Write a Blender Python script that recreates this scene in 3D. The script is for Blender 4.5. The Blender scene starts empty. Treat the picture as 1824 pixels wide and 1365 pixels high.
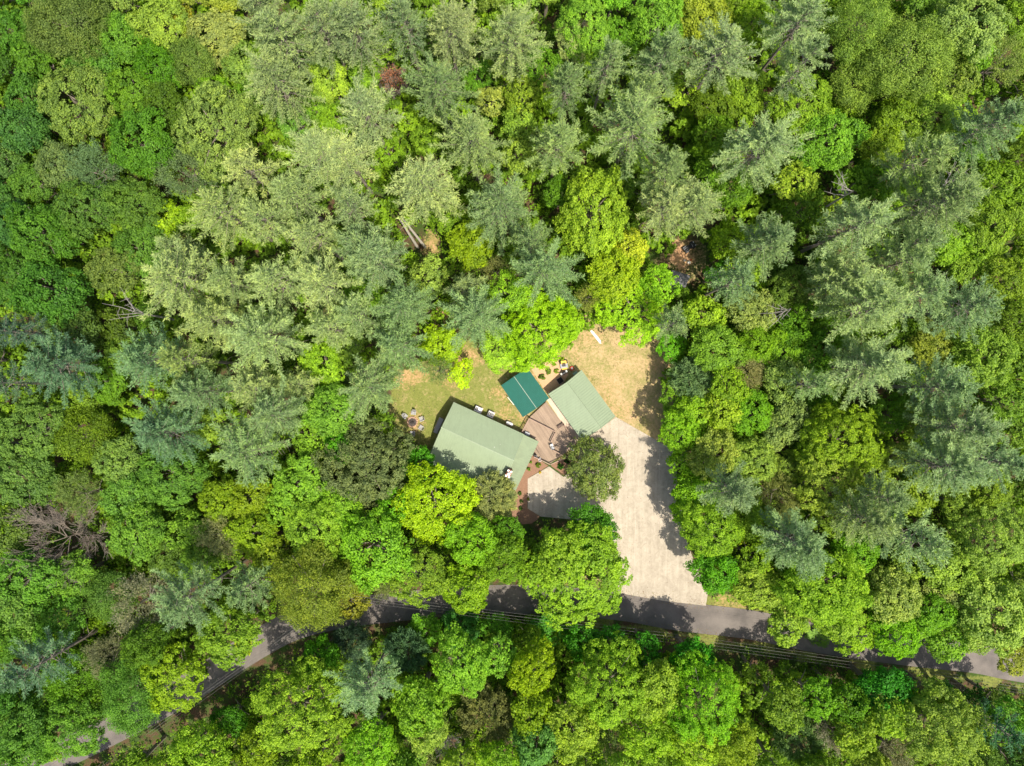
import bpy, math, random
import numpy as np
from mathutils import Vector

R_ = math.radians
scene = bpy.context.scene
COL = scene.collection

# ------------------------------------------------------------------ camera, sky, sun, exposure
CAM_H = 122.0            # drone flying about 120 m above the yard, looking straight down
MPP = 0.1                # metres of ground per pixel of the photograph
cam = bpy.data.cameras.new('camera')
cam.sensor_width = 36.0
cam.lens = 36.0 * CAM_H / 182.4
cam.clip_start = 1.0
cam.clip_end = 5000.0
cam_o = bpy.data.objects.new('camera', cam)
cam_o.location = (0, 0, CAM_H)
COL.objects.link(cam_o)
scene.camera = cam_o

SUN_EL = R_(66.0)
SUN_AZ = math.atan2(0.60, -0.80)      # clockwise from +Y (top of the picture)
world = bpy.data.worlds.new('World')
scene.world = world
world.use_nodes = True
wn = world.node_tree.nodes
sky = wn.new('ShaderNodeTexSky')
sky.sky_type = 'NISHITA'
sky.sun_disc = False
sky.sun_elevation = SUN_EL
sky.sun_rotation = SUN_AZ
sky.air_density = 1.0
sky.dust_density = 3.0
world.node_tree.links.new(sky.outputs[0], wn['Background'].inputs[0])
wn['Background'].inputs[1].default_value = 0.135

sun = bpy.data.lights.new('sun', 'SUN')
sun.energy = 4.5
sun.angle = R_(0.53)
sun.color = (1.0, 0.925, 0.79)
sun_o = bpy.data.objects.new('sun', sun)
sd = Vector((math.sin(SUN_AZ) * math.cos(SUN_EL), math.cos(SUN_AZ) * math.cos(SUN_EL), math.sin(SUN_EL)))
sun_o.rotation_euler = sd.to_track_quat('Z', 'Y').to_euler()
sun_o.location = (30, -40, 90)
COL.objects.link(sun_o)

scene.view_settings.view_transform = 'Standard'
scene.view_settings.look = 'None'
scene.view_settings.exposure = 0.52
scene.view_settings.gamma = 1.0
scene.view_settings.use_curve_mapping = False
scene.cycles.max_bounces = 8
scene.cycles.diffuse_bounces = 6
scene.cycles.transmission_bounces = 6
scene.cycles.transparent_max_bounces = 4

# ------------------------------------------------------------------ helpers
def P(px, py, z=0.0):
    """pixel of the photograph -> point at height z (the height comes from what the thing touches)"""
    k = MPP * (CAM_H - z) / CAM_H
    return ((px - 912.0) * k, (682.5 - py) * k, z)

def lin(c):
    return tuple((x / 12.92 if x <= 0.04045 else ((x + 0.055) / 1.055) ** 2.4) for x in [v / 255.0 for v in c])

def tag(o, label=None, cat=None, group=None, kind=None):
    if label: o['label'] = label
    if cat: o['category'] = cat
    if group: o['group'] = group
    if kind: o['kind'] = kind
    return o

def empty(name, loc=(0, 0, 0), rz=0.0):
    o = bpy.data.objects.new(name, None)
    o.empty_display_size = 0.3
    o.location = loc
    o.rotation_euler = (0, 0, rz)
    COL.objects.link(o)
    return o

def link(name, me, parent=None, loc=(0, 0, 0), rz=0.0):
    o = bpy.data.objects.new(name, me)
    o.location = loc
    o.rotation_euler = (0, 0, rz)
    COL.objects.link(o)
    if parent is not None:
        o.parent = parent
    return o

def mesh_np(name, verts, faces, mat=None, tint=None, smooth=False):
    verts = np.asarray(verts, dtype=np.float32).reshape(-1, 3)
    faces = np.asarray(faces, dtype=np.int32)
    n, k = faces.shape
    me = bpy.data.meshes.new(name)
    me.vertices.add(len(verts))
    me.vertices.foreach_set('co', verts.ravel())
    me.loops.add(n * k)
    me.loops.foreach_set('vertex_index', faces.ravel())
    me.polygons.add(n)
    me.polygons.foreach_set('loop_start', np.arange(0, n * k, k, dtype=np.int32))
    me.polygons.foreach_set('loop_total', np.full(n, k, dtype=np.int32))
    if smooth:
        me.polygons.foreach_set('use_smooth', np.ones(n, dtype=bool))
    if tint is not None:
        a = me.attributes.new('tint', 'FLOAT', 'FACE')
        a.data.foreach_set('value', np.asarray(tint, dtype=np.float32))
    me.update(calc_edges=True)
    if mat: me.materials.append(mat)
    return me

class MB:
    """collects boxes, prisms and tubes; build() links them as ONE mesh object"""
    def __init__(self):
        self.v, self.f = [], []
    def add(self, vs, fs):
        b = len(self.v)
        self.v += [tuple(p) for p in vs]
        self.f += [tuple(i + b for i in f) for f in fs]
        return self
    def box(self, c, s, rz=0.0, tilt=None):
        ca, sa = math.cos(rz), math.sin(rz)
        vs = []
        for dz in (-.5, .5):
            for dx, dy in ((-.5, -.5), (.5, -.5), (.5, .5), (-.5, .5)):
                x, y, z = dx * s[0], dy * s[1], dz * s[2]
                if tilt:            # rotation about the local x axis
                    y, z = y * math.cos(tilt) - z * math.sin(tilt), y * math.sin(tilt) + z * math.cos(tilt)
                vs.append((c[0] + x * ca - y * sa, c[1] + x * sa + y * ca, c[2] + z))
        return self.add(vs, [(3, 2, 1, 0), (4, 5, 6, 7), (0, 1, 5, 4), (1, 2, 6, 5), (2, 3, 7, 6), (3, 0, 4, 7)])
    def bar(self, a, b, w, h, up=(0, 0, 1)):
        a, b = Vector(a), Vector(b)
        d = (b - a).normalized()
        s = d.cross(Vector(up))
        if s.length < 1e-4: s = Vector((1, 0, 0))
        s.normalize()
        u = s.cross(d)
        s, u = s * w / 2, u * h / 2
        vs = [p + q for p in (a, b) for q in (-s - u, s - u, s + u, -s + u)]
        return self.add(vs, [(0, 1, 2, 3), (7, 6, 5, 4), (0, 4, 5, 1), (1, 5, 6, 2), (2, 6, 7, 3), (3, 7, 4, 0)])
    def prism(self, poly, z0, z1):
        n = len(poly)
        a = sum(poly[i][0] * poly[(i + 1) % n][1] - poly[(i + 1) % n][0] * poly[i][1] for i in range(n))
        if a < 0: poly = poly[::-1]
        vs = [(p[0], p[1], z0) for p in poly] + [(p[0], p[1], z1) for p in poly]
        fs = [tuple(range(n - 1, -1, -1)), tuple(range(n, 2 * n))]
        fs += [(i, (i + 1) % n, n + (i + 1) % n, n + i) for i in range(n)]
        return self.add(vs, fs)
    def tube(self, pts, rads, sides=8, cap=True):
        pts = [Vector(p) for p in pts]
        n = len(pts)
        vs, fs = [], []
        ref = None
        for i, p in enumerate(pts):
            d = (pts[min(i + 1, n - 1)] - pts[max(i - 1, 0)]).normalized()
            if ref is None:
                ref = d.orthogonal().normalized()
            s = (ref - d * ref.dot(d))
            s = s.normalized() if s.length > 1e-5 else d.orthogonal().normalized()
            ref = s
            t = d.cross(s)
            for k in range(sides):
                a = 2 * math.pi * k / sides
                vs.append(p + (s * math.cos(a) + t * math.sin(a)) * rads[i])
        for i in range(n - 1):
            for k in range(sides):
                k2 = (k + 1) % sides
                fs.append((i * sides + k, i * sides + k2, (i + 1) * sides + k2, (i + 1) * sides + k))
        if cap:
            fs.append(tuple(range(sides - 1, -1, -1)))
            fs.append(tuple((n - 1) * sides + k for k in range(sides)))
        return self.add(vs, fs)
    def lathe(self, prof, c=(0, 0, 0), sides=16):
        vs, fs = [], []
        for r, z in prof:
            for k in range(sides):
                a = 2 * math.pi * k / sides
                vs.append((c[0] + r * math.cos(a), c[1] + r * math.sin(a), c[2] + z))
        for i in range(len(prof) - 1):
            for k in range(sides):
                k2 = (k + 1) % sides
                fs.append((i * sides + k, i * sides + k2, (i + 1) * sides + k2, (i + 1) * sides + k))
        fs.append(tuple(range(sides - 1, -1, -1)))
        fs.append(tuple((len(prof) - 1) * sides + k for k in range(sides)))
        return self.add(vs, fs)
    def mesh(self, name, mat, smooth=False):
        me = bpy.data.meshes.new(name)
        me.from_pydata([tuple(v) for v in self.v], [], self.f)
        if smooth:
            for p in me.polygons: p.use_smooth = True
        if mat: me.materials.append(mat)
        me.update()
        return me
    def build(self, name, mat, parent=None, loc=(0, 0, 0), rz=0.0, smooth=False, bevel=0.0):
        o = link(name, self.mesh(name, mat, smooth), parent, loc, rz)
        if bevel:
            m = o.modifiers.new('bevel', 'BEVEL')
            m.width = bevel; m.segments = 2; m.limit_method = 'ANGLE'
        return o

def rel(pts, o):
    """world points -> offsets from a thing's base (no rotation)"""
    return [(p[0] - o[0], p[1] - o[1], p[2] - o[2]) for p in pts]

def inside(poly, x, y):
    x, y = np.asarray(x, float), np.asarray(y, float)
    c = np.zeros(x.shape, bool)
    n = len(poly)
    for i in range(n):
        x0, y0 = poly[i]; x1, y1 = poly[(i + 1) % n]
        if y0 == y1: continue
        k = ((y0 > y) != (y1 > y)) & (x < (x1 - x0) * (y - y0) / (y1 - y0) + x0)
        c ^= k
    return c

def dist_poly(poly, x, y, closed=True):
    x, y = np.asarray(x, float), np.asarray(y, float)
    best = np.full(x.shape, 1e9)
    n = len(poly)
    for i in range(n if closed else n - 1):
        x0, y0 = poly[i]; x1, y1 = poly[(i + 1) % n]
        dx, dy = x1 - x0, y1 - y0
        t = np.clip(((x - x0) * dx + (y - y0) * dy) / (dx * dx + dy * dy + 1e-12), 0, 1)
        best = np.minimum(best, np.hypot(x - x0 - t * dx, y - y0 - t * dy))
    return best

def clip_half(poly, nx, ny, c):
    """keep the side nx*x+ny*y <= c"""
    out = []
    n = len(poly)
    for i in range(n):
        a, b = poly[i], poly[(i + 1) % n]
        da, db = nx * a[0] + ny * a[1] - c, nx * b[0] + ny * b[1] - c
        if da <= 0: out.append(a)
        if (da < 0 < db) or (db < 0 < da):
            t = da / (da - db)
            out.append((a[0] + t * (b[0] - a[0]), a[1] + t * (b[1] - a[1])))
    return out

# ------------------------------------------------------------------ materials
def new_mat(name):
    m = bpy.data.materials.new(name)
    m.use_nodes = True
    nt = m.node_tree
    b = nt.nodes['Principled BSDF']
    return m, nt, b

def N(nt, t, **kw):
    n = nt.nodes.new(t)
    for k, v in kw.items():
        if isinstance(k, str) and hasattr(n, k): setattr(n, k, v)
    return n

def noise(nt, scale, detail=6.0, rough=0.6, coord=None, dist=0.0):
    n = nt.nodes.new('ShaderNodeTexNoise')
    n.inputs['Scale'].default_value = scale
    n.inputs['Detail'].default_value = detail
    n.inputs['Roughness'].default_value = rough
    n.inputs['Distortion'].default_value = dist
    if coord is not None: nt.links.new(coord, n.inputs['Vector'])
    return n.outputs['Fac']

def ramp(nt, fac, stops):
    r = nt.nodes.new('ShaderNodeValToRGB')
    e = r.color_ramp.elements
    while len(e) < len(stops): e.new(0.5)
    for i, (p, c) in enumerate(stops):
        e[i].position = p
        e[i].color = (*c, 1) if len(c) == 3 else c
    nt.links.new(fac, r.inputs['Fac'])
    return r.outputs['Color']

def mixc(nt, fac, a, b, mode='MIX'):
    m = nt.nodes.new('ShaderNodeMix')
    m.data_type = 'RGBA'; m.blend_type = mode
    for s, v in ((m.inputs[0], fac), (m.inputs[6], a), (m.inputs[7], b)):
        if isinstance(v, (int, float)): s.default_value = v
        elif isinstance(v, tuple): s.default_value = (*v, 1) if len(v) == 3 else v
        else: nt.links.new(v, s)
    return m.outputs[2]

def mathn(nt, op, a, b=None, clamp=False):
    m = nt.nodes.new('ShaderNodeMath'); m.operation = op; m.use_clamp = clamp
    for s, v in zip(m.inputs, (a, b)):
        if v is None: continue
        if isinstance(v, (int, float)): s.default_value = v
        else: nt.links.new(v, s)
    return m.outputs[0]

def bump(nt, b, h, strength=0.3, dist=0.02):
    n = nt.nodes.new('ShaderNodeBump')
    n.inputs['Strength'].default_value = strength
    n.inputs['Distance'].default_value = dist
    nt.links.new(h, n.inputs['Height'])
    nt.links.new(n.outputs[0], b.inputs['Normal'])

def worldpos(nt):
    return nt.nodes.new('ShaderNodeNewGeometry').outputs['Position']

def simple(name, rgb, rough=0.6, metal=0.0, vary=0.12, scale=3.0, spec=None):
    m, nt, b = new_mat(name)
    p = worldpos(nt)
    f = noise(nt, scale, 5, 0.65, p)
    c = mixc(nt, f, tuple(max(0, x * (1 - vary * 1.6)) for x in rgb), tuple(min(1, x * (1 + vary)) for x in rgb))
    nt.links.new(c, b.inputs['Base Color'])
    b.inputs['Roughness'].default_value = rough
    b.inputs['Metallic'].default_value = metal
    if spec is not None: b.inputs['Specular IOR Level'].default_value = spec
    return m

def foliage_mat(name, trans=0.35, rough=0.55, contrast=0.6):
    """leaf colour = the tree's own colour (object colour), varied leaf by leaf"""
    m, nt, b = new_mat(name)
    oi = nt.nodes.new('ShaderNodeObjectInfo')
    at = nt.nodes.new('ShaderNodeAttribute'); at.attribute_name = 'tint'
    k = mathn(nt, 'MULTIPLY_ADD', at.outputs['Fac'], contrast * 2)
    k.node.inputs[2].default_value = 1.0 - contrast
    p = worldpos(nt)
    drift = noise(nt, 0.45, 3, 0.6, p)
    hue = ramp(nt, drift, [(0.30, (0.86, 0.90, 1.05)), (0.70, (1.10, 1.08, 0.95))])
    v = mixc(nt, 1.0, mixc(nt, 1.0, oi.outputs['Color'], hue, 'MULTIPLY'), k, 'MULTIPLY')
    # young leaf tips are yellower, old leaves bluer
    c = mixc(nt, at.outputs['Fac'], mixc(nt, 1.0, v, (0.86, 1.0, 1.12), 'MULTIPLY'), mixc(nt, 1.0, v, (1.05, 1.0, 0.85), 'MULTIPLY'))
    nt.links.new(c, b.inputs['Base Color'])
    b.inputs['Roughness'].default_value = rough
    b.inputs['Specular IOR Level'].default_value = 0.25
    t = nt.nodes.new('ShaderNodeBsdfTranslucent')
    nt.links.new(mixc(nt, 1.0, c, (1.02, 1.1, 0.5), 'MULTIPLY'), t.inputs['Color'])
    mx = nt.nodes.new('ShaderNodeMixShader')
    mx.inputs[0].default_value = trans
    nt.links.new(b.outputs[0], mx.inputs[1])
    nt.links.new(t.outputs[0], mx.inputs[2])
    nt.links.new(mx.outputs[0], nt.nodes['Material Output'].inputs['Surface'])
    return m

M = {}
M['leaf'] = foliage_mat('broad_leaf', 0.42, 0.55, 0.45)
M['needle'] = foliage_mat('pine_needle', 0.30, 0.6, 0.5)

def bark_mat(name, c0, c1):
    m, nt, b = new_mat(name)
    p = worldpos(nt)
    f = noise(nt, 6.0, 6, 0.7, p)
    nt.links.new(ramp(nt, f, [(0.3, c0), (0.7, c1)]), b.inputs['Base Color'])
    b.inputs['Roughness'].default_value = 0.9
    bump(nt, b, f, 0.6, 0.03)
    return m
M['bark'] = bark_mat('bark', (0.13, 0.105, 0.08), (0.29, 0.25, 0.20))
M['deadwood'] = bark_mat('dead_wood', (0.15, 0.135, 0.118), (0.33, 0.305, 0.27))
M['greytwig'] = bark_mat('grey_twig', (0.13, 0.105, 0.083), (0.28, 0.235, 0.19))

def ground_mat():
    m, nt, b = new_mat('ground')
    p = worldpos(nt)
    at = nt.nodes.new('ShaderNodeAttribute'); at.attribute_name = 'cover'   # r lawn, g bare clay, b dryness
    sep = nt.nodes.new('ShaderNodeSeparateColor')
    nt.links.new(at.outputs['Color'], sep.inputs[0])
    n1 = noise(nt, 0.45, 7, 0.7, p)
    n2 = noise(nt, 2.2, 6, 0.7, p)
    n3 = noise(nt, 9.0, 5, 0.75, p)
    litter = ramp(nt, n3, [(0.25, (0.035, 0.022, 0.014)), (0.5, (0.095, 0.058, 0.034)), (0.75, (0.21, 0.130, 0.078))])
    litter = mixc(nt, ramp(nt, n1, [(0.42, (0, 0, 0)), (0.55, (0.85, 0.85, 0.85))]), litter, ramp(nt, n3, [(0.3, (0.02, 0.05, 0.008)), (0.7, (0.06, 0.13, 0.02))]))
    green = ramp(nt, n3, [(0.25, (0.105, 0.135, 0.028)), (0.75, (0.265, 0.270, 0.072))])
    dry = ramp(nt, n3, [(0.25, (0.36, 0.255, 0.125)), (0.75, (0.56, 0.41, 0.230))])
    dfac = mathn(nt, 'ADD', sep.outputs[2], mathn(nt, 'MULTIPLY', mathn(nt, 'SUBTRACT', mathn(nt, 'ADD', mathn(nt, 'MULTIPLY', n1, 0.5), mathn(nt, 'MULTIPLY', n2, 0.5)), 0.5), 4.6), clamp=True)
    lawn = mixc(nt, dfac, green, dry)
    clay = ramp(nt, n2, [(0.3, (0.42, 0.22, 0.11)), (0.7, (0.62, 0.37, 0.21))])
    cf = mathn(nt, 'ADD', sep.outputs[1], mathn(nt, 'MULTIPLY', mathn(nt, 'SUBTRACT', n2, 0.5), 2.6), clamp=True)
    cf = mathn(nt, 'MULTIPLY', cf, mathn(nt, 'GREATER_THAN', sep.outputs[1], 0.02))
    lawn = mixc(nt, cf, lawn, clay)
    lf = mathn(nt, 'ADD', sep.outputs[0], mathn(nt, 'MULTIPLY', mathn(nt, 'SUBTRACT', n2, 0.5), 0.9))
    lf = ramp(nt, lf, [(0.40, (0, 0, 0)), (0.60, (1, 1, 1))])
    nt.links.new(mixc(nt, lf, litter, lawn), b.inputs['Base Color'])
    b.inputs['Roughness'].default_value = 0.95
    b.inputs['Specular IOR Level'].default_value = 0.1
    bump(nt, b, n3, 0.7, 0.06)
    return m
M['ground'] = ground_mat()

def asphalt_mat():
    m, nt, b = new_mat('asphalt')
    p = worldpos(nt)
    n1, n3 = noise(nt, 0.25, 5, 0.6, p), noise(nt, 14.0, 4, 0.7, p)
    f = mathn(nt, 'ADD', mathn(nt, 'MULTIPLY', n1, 0.7), mathn(nt, 'MULTIPLY', n3, 0.3))
    nt.links.new(ramp(nt, f, [(0.35, (0.088, 0.078, 0.072)), (0.65, (0.20, 0.174, 0.155))]), b.inputs['Base Color'])
    b.inputs['Roughness'].default_value = 0.9
    bump(nt, b, n3, 0.4, 0.01)
    return m
M['asphalt'] = asphalt_mat()

def concrete_mat(name, lo, hi, stain=True):
    m, nt, b = new_mat(name)
    p = worldpos(nt)
    n1, n2, n3 = noise(nt, 0.28, 6, 0.62, p, 1.2), noise(nt, 1.1, 7, 0.72, p, 1.6), noise(nt, 16.0, 4, 0.7, p)
    f = mathn(nt, 'ADD', mathn(nt, 'MULTIPLY', n1, 0.35), mathn(nt, 'ADD', mathn(nt, 'MULTIPLY', n2, 0.5), mathn(nt, 'MULTIPLY', n3, 0.15)))
    mp = nt.nodes.new('ShaderNodeMapping'); mp.inputs['Rotation'].default_value = (0, 0, R_(-19)); mp.inputs['Scale'].default_value = (1.5, .10, 1)
    nt.links.new(p, mp.inputs['Vector'])          # worn wheel tracks run down the drive
    f = mathn(nt, 'ADD', mathn(nt, 'MULTIPLY', f, .72), mathn(nt, 'MULTIPLY', noise(nt, 1.0, 5, .7, mp.outputs[0], .6), .28))
    c = ramp(nt, f, [(0.40, lo), (0.50, tuple((a + q) / 2 for a, q in zip(lo, hi))), (0.60, hi)])
    if stain:
        oi = nt.nodes.new('ShaderNodeObjectInfo')
        c = mixc(nt, mathn(nt, 'MULTIPLY', oi.outputs['Random'], 0.22), c, tuple(x * 0.75 for x in lo))
    nt.links.new(c, b.inputs['Base Color'])
    b.inputs['Roughness'].default_value = 0.9
    bump(nt, b, n3, 0.25, 0.01)
    return m
M['concrete'] = concrete_mat('concrete', (0.300, 0.255, 0.195), (0.53, 0.465, 0.370))
M['walk'] = concrete_mat('walk_concrete', (0.48, 0.37, 0.27), (0.68, 0.55, 0.43), False)
M['joint'] = simple('joint_sand', (0.56, 0.48, 0.40), 0.95)
M['mulch'] = None

def mulch_mat(name, a, c):
    m, nt, b = new_mat(name)
    p = worldpos(nt)
    n3 = noise(nt, 11.0, 5, 0.75, p)
    nt.links.new(ramp(nt, n3, [(0.3, a), (0.7, c)]), b.inputs['Base Color'])
    b.inputs['Roughness'].default_value = 0.95
    bump(nt, b, n3, 0.8, 0.05)
    return m
M['mulch'] = mulch_mat('red_mulch', (0.15, 0.082, 0.05), (0.34, 0.195, 0.12))
M['paletmulch'] = mulch_mat('pale_mulch', (0.42, 0.25, 0.13), (0.66, 0.43, 0.25))

def roof_mat(name, rgb, streak=0.10, rough=0.42):
    m, nt, b = new_mat(name)
    p = worldpos(nt)
    f = noise(nt, 0.7, 5, 0.7, p, 0.8)
    f2 = noise(nt, 7.0, 4, 0.7, p)
    c = mixc(nt, f, tuple(x * (1 - streak * 1.5) for x in rgb), tuple(x * (1 + streak) for x in rgb))
    c = mixc(nt, mathn(nt, 'MULTIPLY', f2, 0.08), c, tuple(x * 0.7 for x in rgb))
    mp = nt.nodes.new('ShaderNodeMapping'); mp.inputs['Rotation'].default_value = (0, 0, R_(24.6)); mp.inputs['Scale'].default_value = (3.2, .35, 1)
    nt.links.new(p, mp.inputs['Vector'])
    f3 = ramp(nt, noise(nt, 1.0, 6, 0.75, mp.outputs[0]), [(0.5, (0, 0, 0)), (0.75, (.55, .55, .55))])
    c = mixc(nt, f3, c, tuple(x * 0.72 for x in rgb))
    nt.links.new(c, b.inputs['Base Color'])
    b.inputs['Roughness'].default_value = rough
    b.inputs['Specular IOR Level'].default_value = 0.35
    return m
M['roof'] = roof_mat('sage_metal_roof', (0.275, 0.338, 0.218), 0.10)
M['roofridge'] = roof_mat('sage_ridge_cap', (0.15, 0.20, 0.11))
M['porchroof'] = roof_mat('porch_metal_roof', (0.190, 0.245, 0.140), 0.25, 0.6)
M['teal'] = roof_mat('teal_metal_roof', (0.018, 0.122, 0.090), 0.14)
M['tealridge'] = simple('pale_ridge_cap', (0.34, 0.38, 0.30), 0.5)
M['shingle'] = roof_mat('grey_shed_roof', (0.16, 0.16, 0.17), 0.2, 0.8)
M['siding'] = simple('log_siding', (0.30, 0.19, 0.11), 0.75)
M['gsiding'] = simple('garage_siding', (0.34, 0.27, 0.20), 0.75)
M['white'] = simple('white_paint', (0.78, 0.77, 0.74), 0.45, vary=0.05)
M['offwhite'] = simple('offwhite_metal', (0.62, 0.60, 0.56), 0.5, vary=0.1)
M['grey'] = simple('grey_metal', (0.30, 0.31, 0.33), 0.5)
M['black'] = simple('black_plastic', (0.022, 0.022, 0.024), 0.5)
M['rubber'] = simple('rubber', (0.02, 0.02, 0.021), 0.85)
M['glass'] = simple('window_glass', (0.03, 0.04, 0.05), 0.08)
M['deck'] = None
M['rail'] = simple('brown_rail', (0.105, 0.062, 0.045), 0.7)
M['railtop'] = simple('rail_cap', (0.33, 0.22, 0.16), 0.7)
M['wood'] = simple('weathered_wood', (0.36, 0.29, 0.22), 0.8)
M['brick'] = simple('red_brick', (0.40, 0.13, 0.075), 0.85)
M['mortar'] = simple('mortar', (0.45, 0.41, 0.36), 0.9)
M['stone'] = simple('fire_stone', (0.52, 0.33, 0.235), 0.9, vary=0.3, scale=5)
M['ash'] = simple('ash', (0.085, 0.07, 0.065), 0.95, vary=0.5, scale=9)
M['char'] = simple('charred_log', (0.025, 0.02, 0.018), 0.9)
M['chair'] = simple('grey_white_chair', (0.34, 0.335, 0.335), 0.6, vary=0.1)
M['yellow'] = simple('yellow_paint', (0.78, 0.47, 0.05), 0.4)
M['red'] = simple('red_paint', (0.55, 0.07, 0.035), 0.4)
M['blue'] = simple('slate_blue_paint', (0.10, 0.13, 0.18), 0.5)
M['mintboard'] = simple('pale_green_board', (0.28, 0.40, 0.30), 0.6)
M['aluminium'] = simple('galvanised', (0.55, 0.56, 0.57), 0.4, 0.6)
M['palewood'] = simple('pale_bare_wood', (0.50, 0.45, 0.38), 0.8)
M['wire'] = simple('bare_wire', (0.20, 0.195, 0.18), 0.7, 0.0)

def deck_mat():
    m, nt, b = new_mat('deck_board')
    p = worldpos(nt)
    at = nt.nodes.new('ShaderNodeAttribute'); at.attribute_name = 'tint'
    n1, n3 = noise(nt, 0.6, 5, 0.6, p), noise(nt, 12.0, 5, 0.7, p)
    f = mathn(nt, 'ADD', mathn(nt, 'MULTIPLY', at.outputs['Fac'], 0.25), mathn(nt, 'ADD', mathn(nt, 'MULTIPLY', n1, 0.5), mathn(nt, 'MULTIPLY', n3, 0.25)))
    nt.links.new(ramp(nt, f, [(0.25, (0.225, 0.162, 0.112)), (0.75, (0.365, 0.268, 0.188))]), b.inputs['Base Color'])
    b.inputs['Roughness'].default_value = 0.8
    return m
M['deck'] = deck_mat()

def grass_mat():
    m, nt, b = new_mat('grass_tuft')
    at = nt.nodes.new('ShaderNodeAttribute'); at.attribute_name = 'tint'
    nt.links.new(ramp(nt, at.outputs['Fac'], [(0.0, (0.10, 0.135, 0.028)), (0.45, (0.30, 0.255, 0.085)), (1.0, (0.56, 0.42, 0.22))]), b.inputs['Base Color'])
    b.inputs['Roughness'].default_value = 0.9
    return m
M['grass'] = grass_mat()
M['litter'] = None
def litter_mat():
    m, nt, b = new_mat('fallen_leaf')
    at = nt.nodes.new('ShaderNodeAttribute'); at.attribute_name = 'tint'
    nt.links.new(ramp(nt, at.outputs['Fac'], [(0.0, (0.07, 0.04, 0.02)), (0.6, (0.24, 0.13, 0.06)), (1.0, (0.26, 0.27, 0.06))]), b.inputs['Base Color'])
    b.inputs['Roughness'].default_value = 0.9
    return m
M['litter'] = litter_mat()

# ------------------------------------------------------------------ the setting
def poly_px(pts, z=0.0):
    return [P(x, y, z)[:2] for x, y in pts]

ROAD_PX = [(2100, 1232), (1824, 1190), (1735, 1173), (1600, 1158), (1450, 1136), (1336, 1113), (1212, 1098), (1110, 1080), (1000, 1070), (890, 1068),
           (790, 1073), (690, 1083), (600, 1095), (520, 1116), (450, 1153), (380, 1198), (300, 1247), (200, 1300), (100, 1348), (-60, 1415), (-200, 1470)]
def smooth_line(pts, per=8):
    out = []
    n = len(pts)
    for i in range(n - 1):
        p0, p1, p2, p3 = pts[max(i - 1, 0)], pts[i], pts[i + 1], pts[min(i + 2, n - 1)]
        for k in range(per):
            t = k / per
            out.append(tuple(0.5 * (2 * b + (c - a) * t + (2 * a - 5 * b + 4 * c - d) * t * t + (-a + 3 * b - 3 * c + d) * t ** 3)
                             for a, b, c, d in zip(p0, p1, p2, p3)))
    out.append(pts[-1])
    return out
ROAD = smooth_line(poly_px(ROAD_PX))

LAWN_PX = [(690, 740), (700, 690), (735, 655), (800, 625), (850, 600), (900, 600), (990, 560), (1045, 560), (1110, 590), (1165, 580), (1195, 620), (1205, 700), (1205, 800),
           (1100, 800), (1000, 820), (940, 815), (780, 815), (745, 790), (715, 770)]
DRIVE_PX = [(1051, 777), (1097, 743), (1176, 788), (1200, 800), (1206, 850), (1213, 900), (1222, 960), (1238, 1005), (1262, 1050), (1257, 1079), (1180, 1070),
            (1100, 1056), (1104, 1000), (1095, 968), (1062, 930), (963, 920), (940, 906), (940, 853), (978, 831), (1004, 850), (1030, 822), (1032, 800)]
CLEAR_PX = [(1155, 470), (1175, 452), (1205, 432), (1245, 425), (1262, 440), (1262, 475), (1235, 500), (1225, 515), (1195, 515), (1198, 480)]
LAWN, DRIVE, CLEARING = poly_px(LAWN_PX), poly_px(DRIVE_PX), poly_px(CLEAR_PX)
DIRT_PX = [(812, 645, 20, .75), (800, 672, 16, .35), (722, 672, 18, .6), (745, 668, 14, .5), (738, 752, 14, .6), (960, 668, 30, .4), (900, 735, 14, .3), (890, 700, 12, .4),
           (1172, 650, 16, .35), (1075, 720, 12, .3), (1090, 690, 20, .18), (1110, 735, 20, .2), (1048, 600, 16, .35), (1025, 625, 14, .2), (930, 745, 10, .4), (780, 590, 20, .8), (790, 560, 16, .8),
           (835, 635, 18, .5), (1213, 452, 26, 1.0), (1160, 365, 16, .8), (620, 330, 18, .9), (768, 440, 20, .5), (1290, 1075, 16, .3), (1320, 1083, 14, .3), (515, 835, 10, .8)]

def height(x, y):
    """gentle rolls under the forest, level at the yard and the road"""
    x, y = np.asarray(x, float), np.asarray(y, float)
    d = np.minimum(dist_poly(LAWN, x, y), dist_poly(DRIVE, x, y))
    d = np.minimum(d, dist_poly(CLEARING, x, y))
    d = np.minimum(d, dist_poly(ROAD, x, y, False) - 4.0)
    ins = inside(LAWN, x, y) | inside(DRIVE, x, y) | inside(CLEARING, x, y)
    k = np.where(ins, 0.0, np.clip((d - 1.5) / 14.0, 0, 1))
    return k * (0.55 * np.sin(x * 0.071 + 1.3) * np.cos(y * 0.083) + 0.35 * np.sin(x * 0.19 - y * 0.13) - 0.25)

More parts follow.
